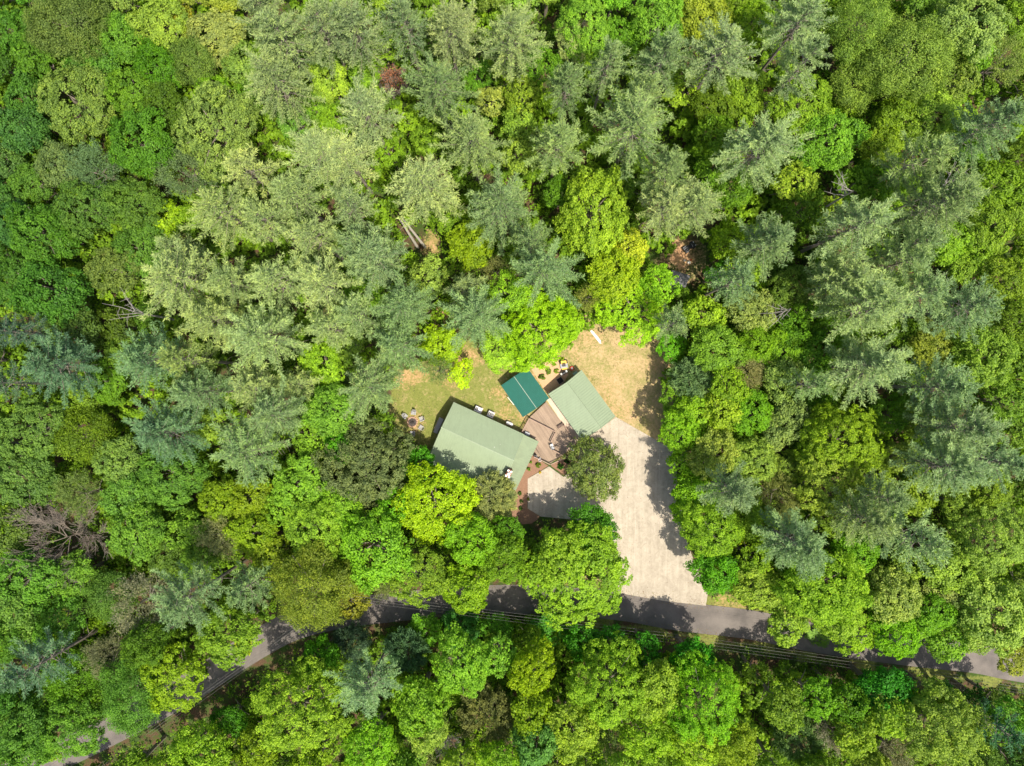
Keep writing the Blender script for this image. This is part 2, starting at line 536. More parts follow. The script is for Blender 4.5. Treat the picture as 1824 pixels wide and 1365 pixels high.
def build_ground():
    def axis(lo, hi, flo, fhi, fine, mid):
        a = [-2500, -1200, -600, -300, -160]
        a += list(np.arange(lo, flo, mid)) + list(np.arange(flo, fhi, fine)) + list(np.arange(fhi, hi + 0.1, mid))
        return np.array(sorted(set([round(float(v), 3) for v in a + [160, 300, 600, 1200, 2500]])))
    gx = axis(-110, 110, -26, 36, 0.5, 1.5)
    gy = axis(-90, 90, -42, 28, 0.5, 1.5)
    X, Y = np.meshgrid(gx, gy)
    Z = height(X, Y)
    Z[(np.abs(X) > 200) | (np.abs(Y) > 200)] = 0
    v = np.stack([X, Y, Z], -1).reshape(-1, 3)
    nx, ny = len(gx), len(gy)
    i = np.arange(nx * ny).reshape(ny, nx)
    f = np.stack([i[:-1, :-1], i[:-1, 1:], i[1:, 1:], i[1:, :-1]], -1).reshape(-1, 4)
    me = mesh_np('ground', v, f, M['ground'], smooth=True)
    x, y = v[:, 0], v[:, 1]
    d = dist_poly(LAWN, x, y)
    lawn = np.where(inside(LAWN, x, y), np.clip(0.62 + d * 0.35, 0, 1), np.clip(0.55 - d * 0.5, 0, 1))
    dr = dist_poly(ROAD, x, y, False)
    lawn = np.maximum(lawn, np.where((dr > 2.4) & (dr < 4.6) & (x > 2), 0.58, 0))
    lawn = np.maximum(lawn, np.where(inside(CLEARING, x, y), 0.45, 0))
    clay = np.zeros(len(x))
    for px, py, r, s in DIRT_PX:
        cx, cy, _ = P(px, py)
        q = np.hypot((x - cx) * (1 + .35 * math.sin(px)), (y - cy) * (1 - .3 * math.sin(px))) / (r * MPP) + .32 * np.sin(x * 1.9 + px) * np.cos(y * 2.3 + py)
        clay = np.maximum(clay, s * np.clip(1.35 - q, 0, 1))
        lawn = np.maximum(lawn, np.clip(1.5 - q, 0, 1) * 0.9)
    dry = np.clip(0.24 + (x - 2) * 0.028, 0.0, 0.66)
    dry = np.where((dr < 7) & (y < -35), -.55, dry)
    a = me.attributes.new('cover', 'FLOAT_COLOR', 'POINT')
    a.data.foreach_set('color', np.stack([lawn, clay, dry, np.ones_like(dry)], -1).astype(np.float32).ravel())
    o = link('ground', me)
    tag(o, kind='structure')
build_ground()

def strip(name, line, w, z, mat, offset=0.0):
    L, Rr = [], []
    n = len(line)
    for i in range(n):
        a, b = line[max(i - 1, 0)], line[min(i + 1, n - 1)]
        dx, dy = b[0] - a[0], b[1] - a[1]
        l = math.hypot(dx, dy)
        nx, ny = -dy / l, dx / l
        L.append((line[i][0] + nx * (offset + w / 2), line[i][1] + ny * (offset + w / 2), z))
        Rr.append((line[i][0] + nx * (offset - w / 2), line[i][1] + ny * (offset - w / 2), z))
    return mesh_np(name, np.array(L + Rr), np.array([(i, i + 1, n + i + 1, n + i) for i in range(n - 1)]), mat)
road = link('road', strip('road', ROAD, 5.2, 0.05, M['asphalt']))
tag(road, kind='structure')

# concrete drive: a bed with separate poured slabs, joints left open between them
drive = MB().prism(DRIVE, 0.004, 0.05).build('driveway', M['joint'])
tag(drive, kind='structure')
def cut(polys, p0, p1, gap=0.05):
    (x0, y0, _), (x1, y1, _) = P(*p0), P(*p1)
    dx, dy = x1 - x0, y1 - y0
    l = math.hypot(dx, dy)
    nx, ny = -dy / l, dx / l
    c = nx * x0 + ny * y0
    out = []
    for p in polys:
        for q in (clip_half(p, nx, ny, c - gap / 2), clip_half(p, -nx, -ny, -(c + gap / 2))):
            if len(q) >= 3:
                a = abs(sum(q[i][0] * q[(i + 1) % len(q)][1] - q[(i + 1) % len(q)][0] * q[i][1] for i in range(len(q)))) / 2
                if a > 0.15: out.append(q)
    return out
lower = clip_half(DRIVE, *(lambda a, b: (b[1] - a[1], -(b[0] - a[0]), (b[1] - a[1]) * a[0] - (b[0] - a[0]) * a[1]))(P(1040, 870)[:2], P(1230, 975)[:2]))
upper = clip_half(DRIVE, *(lambda a, b: (-(b[1] - a[1]), (b[0] - a[0]), -((b[1] - a[1]) * a[0] - (b[0] - a[0]) * a[1]) - 0.05))(P(1040, 870)[:2], P(1230, 975)[:2]))
lower, upper = [lower], [upper]
lower = cut(lower, (1100, 1019), (1250, 1033)); lower = cut(lower, (1172, 960), (1170, 1080)); lower = cut(lower, (1105, 985), (1235, 985))
upper = cut(upper, (1078, 700), (1085, 1000)); upper = cut(upper, (1140, 700), (1130, 1000)); upper = cut(upper, (1000, 810), (1230, 850)); upper = cut(upper, (930, 880), (1230, 905))
for q in lower + upper:
    cx = sum(p[0] for p in q) / len(q); cy = sum(p[1] for p in q) / len(q)
    MB().prism([(p[0] - cx, p[1] - cy) for p in q], 0.052, 0.072).build('slab', M['concrete'], drive, (cx, cy, 0))

walk = MB().prism(poly_px([(974, 713), (984, 706), (1040, 786), (1030, 797)]), 0.004, 0.08).build('walkway', M['walk'])
tag(walk, kind='structure')
bed = MB().prism(poly_px([(977, 830), (941, 852), (939, 904), (962, 919), (957, 926), (946, 933), (930, 934), (914, 922), (906, 900), (928, 850), (946, 810)]), 0.002, 0.03).build('planting_bed', M['mulch'])
tag(bed, kind='structure')
bed2 = MB().prism(poly_px([(981, 830), (1005, 846), (1028, 822), (1024, 800)]), 0.002, 0.03).build('planting_bed', M['mulch'])
tag(bed2, kind='structure')
bed3 = MB().prism(poly_px([(941, 648), (968, 640), (1000, 645), (1012, 668), (1000, 690), (976, 700), (970, 696)]), 0.002, 0.03).build('planting_bed', M['paletmulch'])
tag(bed3, kind='structure')

# ------------------------------------------------------------------ buildings
def slope(name, mat, parent, org, a, b, c, d, pitch, rib_w=0.07, rib_h=0.05, thick=0.05):
    """a metal roof slope a-b along the top, d-c along the eave, with raised ribs running down it"""
    a, b, c, d = [Vector(p) - Vector(org) for p in (a, b, c, d)]
    n = (b - a).cross(d - a).normalized()
    if n.z < 0: n = -n
    mb = MB()
    vs = [p + n * 0.0 for p in (a, b, c, d)] + [p - n * thick for p in (a, b, c, d)]
    mb.add(vs, [(0, 1, 2, 3), (7, 6, 5, 4), (0, 4, 5, 1), (1, 5, 6, 2), (2, 6, 7, 3), (3, 7, 4, 0)])
    L = (b - a).length
    k = max(2, int(L / pitch))
    for i in range(k + 1):
        t = (i + 0.02 * 0) / k
        t = min(max(t, rib_w / L), 1 - rib_w / L)
        p, q = a.lerp(b, t), d.lerp(c, t)
        mb.bar(p + n * (rib_h / 2 - 0.004), q + n * (rib_h / 2 - 0.004), rib_w, rib_h, up=n)
    return mb.build(name, mat, parent)

def gable_walls(parent, org, e, ridge, z_eave, z_ridge, inset, mat, z0=0.0):
    """e: the four eave corners in order (two long sides e0-e1 and e3-e2), ridge: two ends; walls stand inset under the roof"""
    c = sum((Vector((p[0], p[1], 0)) for p in e), Vector()) / 4
    def pull(p, k):
        v = Vector((p[0], p[1], 0)) - c
        return c + v * (1 - k / v.length)
    w = [pull(p, inset * 1.4) - Vector((org[0], org[1], 0)) for p in e]
    r = [(w[0] + w[3]) / 2, (w[1] + w[2]) / 2]
    zt = z_eave - 0.08
    zr = z_ridge - 0.35
    faces = [(w[0], w[1], None), (w[1], w[2], r[1]), (w[2], w[3], None), (w[3], w[0], r[0])]
    for p, q, top in faces:
        m = MB()
        d = (q - p).normalized(); n = Vector((d.y, -d.x, 0)) * 0.12
        vs = [p, q, q + Vector((0, 0, zt)), p + Vector((0, 0, zt))]
        if top is not None: vs.insert(3, (p + q) / 2 + Vector((0, 0, zr)))
        k = len(vs)
        front = [v + Vector((0, 0, z0)) if v.z == 0 else v for v in vs]
        back = [v - n for v in front]
        fs = [tuple(range(k)), tuple(range(2 * k - 1, k - 1, -1))] + [(i, k + i, k + (i + 1) % k, (i + 1) % k) for i in range(k)]
        m.add(front + back, fs)
        m.build('wall', mat, parent)
    return w

def opening(parent, p, q, t0, t1, z0, z1, name, mat, frame=True, panes=1):
    """a window or door set on the wall from p to q"""
    p, q = Vector(p), Vector(q)
    d = (q - p).normalized(); n = Vector((d.y, -d.x, 0))
    a, b = p + d * t0, p + d * t1
    mid = (a + b) / 2 + n * 0.02
    rz = math.atan2(d.y, d.x)
    o = MB().box((0, 0, 0), (t1 - t0, 0.05, z1 - z0)).build(name, mat, parent, (mid.x, mid.y, (z0 + z1) / 2), rz)
    if frame:
        f = MB()
        w = t1 - t0; h = z1 - z0
        f.box((-w / 2 - .04, -.0, 0), (.08, .09, h + .16)); f.box((w / 2 + .04, 0, 0), (.08, .09, h + .16))
        f.box((0, 0, h / 2 + .04), (w, .09, .08)); f.box((0, 0, -h / 2 - .04), (w, .09, .08))
        f.build('frame', M['white'], o)
    return o

# ---- the house (long sage metal roof, porch roof on its right end, lower roof in front)
hu, hv = (0.909, 0.416), (-0.416, 0.909)
def H(u, v, z):
    return P(807.9 + u * hu[0] + v * hv[0], 716.4 + u * hu[1] + v * hv[1], z)
ho = P(850, 790)
house = empty('house', ho)
tag(house, 'long house with sage green metal roof and red brick chimney', 'house')
ZE, ZR, ZB, ZL = 3.0, 5.25, 3.25, 2.55
slope('back_roof', M['roof'], house, ho, H(-1, 50, ZR), H(141, 50, ZR), H(138.5, 0, ZE), H(0, 0, ZE), 0.41, .10, .07)
slope('front_roof', M['roof'], house, ho, H(-1, 50.2, ZR), H(141, 50.2, ZR), H(142, 90, ZB), H(0, 90, ZB), 0.41, .10, .07)
slope('lower_roof', M['roof'], house, ho, H(0.2, 89.4, ZB - .09), H(118, 89.4, ZB - .09), H(118, 117, ZL), H(0, 117, ZL), 0.41, .10, .07)
slope('porch_roof', M['porchroof'], house, ho, H(136.5, 97, 2.85), H(135.5, 0.5, 2.85), H(167.5, 0.8, 2.3), H(166.5, 97, 2.3), 0.41, .10, .07)
rc = MB()
ra, rb = Vector(H(-1.5, 50, ZR + .03)) - Vector(ho), Vector(H(141.5, 50, ZR + .03)) - Vector(ho)
rc.bar(ra, rb, 0.12, 0.04)
rc.build('ridge_cap', M['roof'], house)
w = gable_walls(house, ho, [H(0, 2, 0), H(138, 2, 0), H(139, 88, 0), H(0, 88, 0)], None, ZE, ZR, 0.45, M['siding'])
opening(house, w[1], w[0], 1.5, 2.5, 1.0, 2.2, 'window', M['glass']); opening(house, w[1], w[0], 5.0, 6.0, 1.0, 2.2, 'window', M['glass'])
opening(house, w[1], w[0], 9.0, 10.0, 1.0, 2.2, 'window', M['glass']); opening(house, w[2], w[1], 3.2, 4.2, .35, 2.4, 'door', M['siding'])
opening(house, w[0], w[3], 4.2, 5.1, .25, 2.3, 'door', M['white'])
for v in (3, 34, 65, 94):
    b = Vector(H(164.5, v, 0)) - Vector(ho)
    MB().box((b.x, b.y, 1.13), (.14, .14, 2.26), -R_(24.6)).build('porch_post', M['siding'], house)
# lower room under the front roof
lw = [Vector(H(u, v, 0)) - Vector(ho) for u, v in ((4, 88), (114, 88), (114, 113), (4, 113))]
MB().prism([(p.x, p.y) for p in lw], 0.0, 2.42).build('sunroom_wall', M['siding'], house)
# chimney with pale crown and round flue
cc = Vector(H(139.5, 68, 0)) - Vector(ho)
ch = MB().box((0, 0, 2.95), (0.85, 1.25, 5.9)).build('chimney', M['brick'], house, (cc.x, cc.y, 0), -R_(24.6))
cap = MB()
for sx, sy in ((-.27, -.47), (.27, -.47), (.27, .47), (-.27, .47)):
    cap.box((sx, sy, 5.96), (.32, .32, .12))
cap.build('chimney_crown', M['white'], ch)
MB().lathe([(.24, 5.8), (.24, 6.25), (.30, 6.26), (.30, 6.32), (.05, 6.4)], sides=14).build('flue', M['white'], ch, smooth=True)
for u, v, r in ((99, 38, .07), (106, 30, .04)):
    b = Vector(H(u, v, 0)) - Vector(ho)
    z = ZE + (ZR - ZE) * v / 50
    MB().lathe([(r * 1.8, z - .05), (r * 1.8, z + .06), (r, z + .08), (r, z + .38), (r * .5, z + .4)], (b.x, b.y, 0), 10).build('vent_pipe', M['offwhite'], house)

# ---- garage
go = P(1036, 718)
garage = empty('garage', go)
tag(garage, 'detached garage with sage green ribbed metal roof above the driveway', 'garage')
GE, GR = 2.8, 4.1
gl, gt, gr = P(976.3, 701.9, GE), P(1035.6, 659, GE), P(1096.3, 742.1, GE)
g0, g1 = P(1009.6, 680.6, GR), P(1071.2, 762.8, GR)
gb = tuple(np.array(gl) + (np.array(gr) - np.array(gt)))
slope('left_roof', M['roof'], garage, go, g0, g1, gb, gl, 0.43, 0.10, 0.08)
slope('right_roof', M['roof'], garage, go, g0, g1, gr, gt, 0.43, 0.10, 0.08)
rc = MB(); rc.bar(Vector(g0) - Vector(go) + Vector((0, 0, .03)), Vector(g1) - Vector(go) + Vector((0, 0, .03)), .13, .05)
rc.build('ridge_cap', M['roofridge'], garage)
gw = gable_walls(garage, go, [(*gt[:2], 0), (*gr[:2], 0), (*gb[:2], 0), (*gl[:2], 0)], None, GE, GR, .4, M['gsiding'])
for t0, t1 in ((.45, 2.95), (3.5, 6.0)):
    d = opening(garage, gw[2], gw[1], t0, t1, 0.08, 2.25, 'garage_door', M['white'])
    for k in range(4):
        MB().box((0, -.04, -.8 + k * .53), (t1 - t0 - .12, .03, .45)).build('door_panel', M['white'], d)
opening(garage, gw[3], gw[2], 3.0, 3.9, .1, 2.1, 'door', M['white']); opening(garage, gw[1], gw[0], 4.0, 5.0, 1.0, 2.0, 'window', M['glass'])

# ---- teal pavilion
po = P(935, 700)
pav = empty('pavilion', po)
tag(pav, 'open pavilion with teal metal roof and pale ridge line', 'pavilion')
PE, PR = 2.7, 3.5
pl, pt, pr, pb = P(892.5, 686.7, PE), P(939.3, 655, PE), P(978.2, 709.8, PE), P(931.4, 743.4, PE)
p0, p1 = P(915.6, 670.9, PR), P(955.8, 727.6, PR)
slope('left_roof', M['teal'], pav, po, p0, p1, pb, pl, 0.24, 0.06, 0.045)
slope('right_roof', M['teal'], pav, po, p0, p1, pr, pt, 0.24, 0.06, 0.045)
rc = MB(); rc.bar(Vector(p0) - Vector(po) + Vector((0, 0, .04)), Vector(p1) - Vector(po) + Vector((0, 0, .04)), .07, .06)
rc.build('ridge_cap', M['tealridge'], pav)
pc = (np.array(pl) + np.array(pt) + np.array(pr) + np.array(pb)) / 4
posts = []
for q in (pl, pt, pr, pb):
    b = pc + (np.array(q) - pc) * 0.88
    posts.append((b[0] - po[0], b[1] - po[1]))
    MB().box((b[0] - po[0], b[1] - po[1], 1.3), (.16, .16, 2.6), R_(-34)).build('post', M['siding'], pav)
for i in range(4):
    a, b = posts[i], posts[(i + 1) % 4]
    MB().bar((a[0], a[1], 2.52), (b[0], b[1], 2.52), .12, .2).build('beam', M['siding'], pav)
a, b = P(904.2, 707.5, .9), P(915.6, 721.5, .9)
MB().bar(Vector(a) - Vector(po), Vector(b) - Vector(po), .10, .9).build('side_screen', M['white'], pav)
slab = MB().prism([(p[0] * 1.02, p[1] * 1.02) for p in posts], .004, .10).build('floor_slab', M['walk'], pav)

# ---- little grey shed under the trees
so = P(1212, 500)
shed = empty('shed', so)
tag(shed, 'small shed with grey roof half hidden under trees by the clearing', 'shed')
SE, SR = 2.3, 2.9
s0, s1, s2, s3 = P(1197, 481, SE), P(1230, 491.5, SE), P(1216, 522, SE), P(1186, 511, SE)
m0, m1 = P((1197 + 1186) / 2, (481 + 511) / 2, SR), P((1230 + 1216) / 2, (491.5 + 522) / 2, SR)
slope('back_roof', M['shingle'], shed, so, m0, m1, s1, s0, .6, .03, .015)
slope('front_roof', M['shingle'], shed, so, m0, m1, s2, s3, .6, .03, .015)
gable_walls(shed, so, [(*s0[:2], 0), (*s1[:2], 0), (*s2[:2], 0), (*s3[:2], 0)], None, SE, SR, .25, M['wood'])

# ------------------------------------------------------------------ the deck
DZ = 0.55
do = P(975, 775)
deck = empty('deck', do)
tag(deck, 'brown board deck with dark railings between house, pavilion and garage', 'deck')
def boards(name, poly, ang, pitch=0.145, z=DZ):
    nx, ny = -math.sin(ang), math.cos(ang)
    ks = [nx * p[0] + ny * p[1] for p in poly]
    mb = MB(); tints = []
    rng = random.Random(5)
    k = min(ks)
    while k < max(ks):
        q = clip_half(clip_half(poly, nx, ny, k + pitch - .012), -nx, -ny, -k)
        if len(q) >= 3:
            n0 = len(mb.f)
            mb.prism([(p[0] - do[0], p[1] - do[1]) for p in q], z - .035, z + rng.uniform(-.002, .002))
            t = rng.random()
            tints += [t] * (len(mb.f) - n0)
        k += pitch
    me = mb.mesh(name, M['deck'])
    at = me.attributes.new('tint', 'FLOAT', 'FACE'); at.data.foreach_set('value', np.array(tints, np.float32))
    o = link(name, me, deck); tag(o, kind='stuff')
    return o
walk_ang = math.atan2(-(792 - 714), 1028 - 976)
up = poly_px([(943, 744), (973, 716), (1003, 755), (988.5, 769.5)], DZ)
lo = poly_px([(943, 744.6), (988, 770), (1003.4, 755.6), (1028, 791.5), (980, 826), (944, 810), (957, 784), (930, 771)], DZ)
boards('deck_boards', up, walk_ang)
boards('deck_boards', lo, walk_ang, 0.145, DZ - 0.004)
MB().prism([(p[0] - do[0], p[1] - do[1]) for p in poly_px([(944, 746), (973, 718), (1026, 791), (980, 824), (946, 809), (955, 784), (932, 771)], 0)], .004, DZ - .06).build('deck_frame', M['rail'], deck)
def railing(p, q, h=.95, n=None, cap=True, gap=.14):
    a, b = Vector(P(*p, DZ)) - Vector(do), Vector(P(*q, DZ)) - Vector(do)
    L = (b - a).length
    r = MB().bar(a + Vector((0, 0, h)), b + Vector((0, 0, h)), .14, .04).build('top_rail', M['railtop'], deck)
    MB().bar(a + Vector((0, 0, h - .10)), b + Vector((0, 0, h - .10)), .05, .09).build('rail', M['rail'], deck)
    MB().bar(a + Vector((0, 0, .12)), b + Vector((0, 0, .12)), .05, .09).build('rail', M['rail'], deck)
    k = max(1, round(L / 1.7))
    for i in range(k + 1):
        c = a.lerp(b, i / k)
        MB().box((c.x, c.y, DZ * 0 + c.z * 0 + h / 2 + a.z), (.10, .10, h - .04), math.atan2(b.y - a.y, b.x - a.x)).build('rail_post', M['rail'], deck)
    bal = MB()
    m = int(L / gap)
    for i in range(1, m):
        c = a.lerp(b, i / m)
        bal.box((c.x, c.y, a.z + h / 2 - .02), (.035, .035, h - .2), math.atan2(b.y - a.y, b.x - a.x))
    tag(bal.build('balusters', M['rail'], deck), kind='stuff')
railing((942.5, 745), (929, 770)); railing((943, 745.5), (988, 768.5)); railing((988.5, 771), (980.5, 787))
railing((984.5, 801), (1008, 814)); railing((1008, 814), (980, 827)); railing((979, 826.5), (951, 813)); railing((1008, 814), (1026.5, 799))
railing((1004.5, 757), (1026.5, 791))
# built-in bench at the step between the two decks
bt = Vector(P(993.5, 762, DZ)) - Vector(do); bt2 = Vector(P(1004, 755.5, DZ)) - Vector(do)
for k in range(4):
    s = (bt2 - bt).normalized(); n = Vector((-s.y, s.x, 0)) * (.12 * k - .1)
    MB().bar(bt + n + Vector((0, 0, .45)), bt2 + n + Vector((0, 0, .45)), .10, .035).build('bench_slat', M['rail'], deck)
for c in (bt, bt2):
    MB().box((c.x, c.y, .22 + c.z), (.4, .08, .44), R_(-60)).build('bench_leg', M['rail'], deck)
# ------------------------------------------------------------------ things around the house
def adirondack(px, py, face, label):
    """face: direction the sitter looks (radians, world)"""
    o = empty('garden_chair', P(px, py), face - math.pi / 2)
    tag(o, label, 'chair', 'chairs around the fire pit')
    for k in range(5):
        MB().box((0, .28 - k * .115, .36 - k * .03), (.52, .10, .025)).build('seat_slat', M['chair'], o)
    for k in range(5):
        x = -.22 + k * .11
        hgt = .78 - abs(k - 2) * .05
        MB().box((x * 1.05, -.36 - .12, .30 + hgt / 2), (.10, .025, hgt), tilt=R_(22)).build('back_slat', M['chair'], o)
    for s in (-1, 1):
        MB().box((s * .34, 0, .56), (.13, .72, .03)).build('armrest', M['chair'], o)
        MB().box((s * .30, .28, .27), (.05, .10, .54)).build('leg', M['chair'], o)
        MB().bar((s * .27, .30, .32), (s * .27, -.55, .03), .04, .11).build('leg', M['chair'], o)
    return o
fc = P(734.5, 752)
for px, py, lab in ((722.5, 741.5, 'whitish garden chair at the upper left of the fire ring'), (737.5, 735.5, 'whitish garden chair above the fire ring, topmost of five'),
                    (751.2, 746.5, 'whitish garden chair right of the fire ring, in full sun'), (750.2, 761.5, 'grey shaded garden chair below right of the fire ring'),
                    (736, 771.5, 'grey shaded garden chair below the fire ring, lowest of five')):
    c = P(px, py)
    adirondack(px, py, math.atan2(fc[1] - c[1], fc[0] - c[0]), lab)

pit = empty('fire_pit', fc)
tag(pit, 'round fire pit ringed with loose pale stones on the lawn', 'fire pit')
MB().lathe([(.72, .0), (.70, .05), (.3, .09), (.02, .10)], sides=18).build('ash_bed', M['ash'], pit)
rng = random.Random(11)
for k in range(15):
    a = 2 * math.pi * k / 15
    s = rng.uniform(.8, 1.25)
    mb = MB()
    pts = [(.17 * s, 0), (.19 * s, .10), (.13 * s, .21 * s), (.03, .24 * s)]
    mb.lathe(pts, sides=7)
    mb.v = [(x * rng.uniform(.85, 1.2), y * rng.uniform(.7, 1.0), z) for x, y, z in mb.v]
    mb.build('stone', M['stone'], pit, (.86 * math.cos(a), .86 * math.sin(a), 0.0), a + 1.57)
for a, l in ((.4, .9), (1.5, .8), (2.6, .95)):
    MB().tube([(-l / 2 * math.cos(a), -l / 2 * math.sin(a), .16), (l / 2 * math.cos(a), l / 2 * math.sin(a), .22)], [.07, .06], 7).build('charred_log', M['char'], pit)
a, b = P(738, 766, .4), P(749, 756.5, .15)
tag(MB().tube([(0, 0, .03), tuple((Vector(b) - Vector(a)) * .5 + Vector((0, 0, .12))), tuple(Vector(b) - Vector(a) + Vector((0, 0, .3)))], [.025, .03, .025], 6).build('roasting_stick', M['wood'], None, (a[0], a[1], 0)),
    'long pale stick propped between fire ring and lower chairs', 'stick')

hrz = -R_(24.6)
def ac_unit(px, py, size, body, topm, label, fan):
    o = empty('air_conditioner', P(px, py), hrz)
    tag(o, label, 'air conditioner', 'air conditioner units behind the house')
    sx, sy, sz = size
    MB().box((0, 0, .05), (sx + .2, sy + .2, .1)).build('pad', M['walk'], o)
    MB().box((0, 0, .1 + sz / 2), (sx, sy, sz)).build('casing', body, o, bevel=.03)
    MB().box((0, 0, .1 + sz + .02), (sx + .02, sy + .02, .035)).build('lid', topm, o)
    for fx in fan:
        g = MB().lathe([(.30, 0), (.30, .03), (.26, .035), (.1, .045)], sides=18).build('fan_grille', M['black'], o, (fx, 0, .1 + sz + .04))
        for k in range(4):
            MB().box((0, 0, .06), (.58, .018, .012), k * math.pi / 4).build('fan_guard', M['offwhite'], g)
    for k in range(5):
        MB().box((0, sy / 2 + .005, .2 + k * sz / 6), (sx * .85, .012, .03)).build('louver', M['grey'], o)
ac_unit(852.5, 729.5, (1.25, .9, .85), M['offwhite'], M['white'], 'white air conditioner with round fan on top, behind the house', (-.3,))
ac_unit(874.5, 738, (1.05, 1.0, .8), M['grey'], M['offwhite'], 'grey boxy air conditioner with patchy top, between white unit and propane tank', (-.22, .26))
# propane tank
tk = empty('propane_tank', P(907.5, 754.5), hrz)
tag(tk, 'small white propane tank lying along the back of the house', 'propane tank')
MB().tube([(-.68, 0, .55), (-.62, 0, .55), (-.45, 0, .55), (.45, 0, .55), (.62, 0, .55), (.68, 0, .55)], [.05, .22, .33, .33, .22, .05], 18).build('tank_body', M['white'], tk, smooth=True)
MB().lathe([(.12, .86), (.12, .98), (.09, 1.02), (.02, 1.03)], sides=12).build('valve_cover', M['offwhite'], tk)
for s in (-.35, .35):
    MB().box((s, 0, .14), (.08, .5, .28)).build('foot', M['grey'], tk)
# side landing at the left end of the house
ld = empty('side_steps', P(783, 754.5), hrz)
tag(ld, 'grey wooden landing with pale rail at the left end of the house', 'steps')
for k in range(6):
    MB().box((-.32 + k * .13, 0, .5), (.12, 2.1, .035)).build('plank', M['grey'], ld)
MB().box((-.42, 0, .95), (.07, 2.2, .04)).build('rail', M['wood'], ld)
for y in (-1.0, 0, 1.0):
    MB().box((-.42, y, .47), (.07, .07, .93)).build('post', M['wood'], ld)
for k in range(3):
    MB().box((0, -1.2 - k * .26, .40 - k * .14), (.75, .25, .04)).build('tread', M['grey'], ld)

# blue grey storage chest on the deck
sb = empty('storage_box', P(939, 772.5, DZ), hrz)
tag(sb, 'slate blue storage box on the deck beside the porch roof', 'box')
MB().box((0, 0, .24), (.85, .5, .48)).build('box_body', M['blue'], sb, bevel=.02)
MB().box((0, 0, .51), (.9, .55, .05)).build('lid', M['grey'], sb, bevel=.015)

def patio_chair(px, py, rz, label, mat):
    o = empty('patio_chair', P(px, py, DZ), rz)
    tag(o, label, 'chair', 'patio chairs on the deck')
    MB().box((0, 0, .43), (.5, .5, .04)).build('seat', mat, o, bevel=.01)
    MB().box((0, -.26, .72), (.5, .04, .5), tilt=R_(12)).build('backrest', mat, o)
    for sx in (-.23, .23):
        for sy in (-.22, .22):
            MB().box((sx, sy, .205), (.035, .035, .41)).build('leg', M['grey'], o)
        MB().box((sx, 0, .64), (.05, .5, .03)).build('armrest', M['grey'], o)
patio_chair(982.5, 793, R_(-70), 'pale patio chair at the edge of the tree shade on the deck', M['offwhite'])
patio_chair(984.5, 798.5, R_(-100), 'grey patio chair beside the dark railing end on the deck', M['grey'])
patio_chair(1019, 799, R_(40), 'pale patio chair in the shaded right corner of the deck', M['offwhite'])
patio_chair(961, 818, R_(20), 'white patio chair by the lower railing near the porch roof', M['white'])
patio_chair(954, 813, R_(190), 'black patio chair by the lower railing near the porch roof', M['black'])

# zero turn mower
mw = empty('riding_mower', P(1004, 649.5), R_(8))
tag(mw, 'yellow and black riding mower parked above the garage', 'mower')
MB().box((0, .38, .58), (1.0, .62, .32)).build('engine_cover', M['yellow'], mw, bevel=.06)
MB().box((0, -.25, .34), (1.35, .85, .16)).build('cutting_deck', M['grey'], mw, bevel=.05)
MB().box((0, -.12, .62), (.55, .5, .1)).build('seat', M['black'], mw, bevel=.03)
MB().box((0, .12, .86), (.55, .08, .45)).build('backrest', M['black'], mw, bevel=.03)
rb_ = MB().tube([(-.5, .62, .5), (-.5, .66, 1.55), (.5, .66, 1.55), (.5, .62, .5)], [.03] * 4, 8).build('roll_bar', M['black'], mw)
for sx in (-.58, .58):
    wv = MB().tube([(sx - .12, .45, .29), (sx + .12, .45, .29)], [.29, .29], 16).build('wheel', M['rubber'], mw)
    MB().tube([(sx - .13, .45, .29), (sx + .13, .45, .29)], [.13, .13], 12).build('rim', M['offwhite'], wv)
    MB().tube([(sx * .8 - .06, -.95, .16), (sx * .8 + .06, -.95, .16)], [.16, .16], 12).build('wheel', M['rubber'], mw)
    MB().bar((sx * .75, -.2, .6), (sx * .5, -.35, 1.0), .03, .03).build('lever', M['grey'], mw)
MB().box((0, -.75, .4), (.9, .3, .05)).build('footplate', M['yellow'], mw)
# red push mower
pm = empty('push_mower', P(1018.5, 656.5), R_(-150))
tag(pm, 'red push mower standing beside the yellow riding mower', 'mower')
MB().lathe([(.36, .14), (.40, .2), (.38, .28), (.2, .33)], sides=16).build('mower_deck', M['red'], pm)
MB().lathe([(.17, .32), (.18, .42), (.14, .5), (.05, .52)], sides=12).build('engine', M['offwhite'], pm)
for sx in (-.33, .33):
    for sy in (-.3, .3):
        MB().tube([(sx - .03, sy, .11), (sx + .03, sy, .11)], [.11, .11], 12).build('wheel', M['rubber'], pm)
MB().tube([(-.22, -.3, .25), (-.24, -1.0, .85), (.24, -1.0, .85), (.22, -.3, .25)], [.018] * 4, 6).build('handle', M['black'], pm)
# kettle grill
kg = empty('barbecue_grill', P(1004, 664.5), R_(30))
tag(kg, 'black barbecue grill with pale side shelves in the garage shade', 'grill')
MB().box((0, 0, .5), (.55, .45, .6)).build('cabinet', M['black'], kg)
MB().tube([(-.36, 0, .92), (.36, 0, .92)], [.26, .26], 14).build('lid', M['black'], kg, smooth=False)
for s in (-.52, .52):
    MB().box((s, 0, .82), (.3, .42, .035)).build('side_shelf', M['offwhite'], kg)
for sx in (-.24, .24):
    MB().tube([(sx, -.24, .1), (sx, .24, .1)], [.1, .1], 10).build('wheel', M['rubber'], kg)
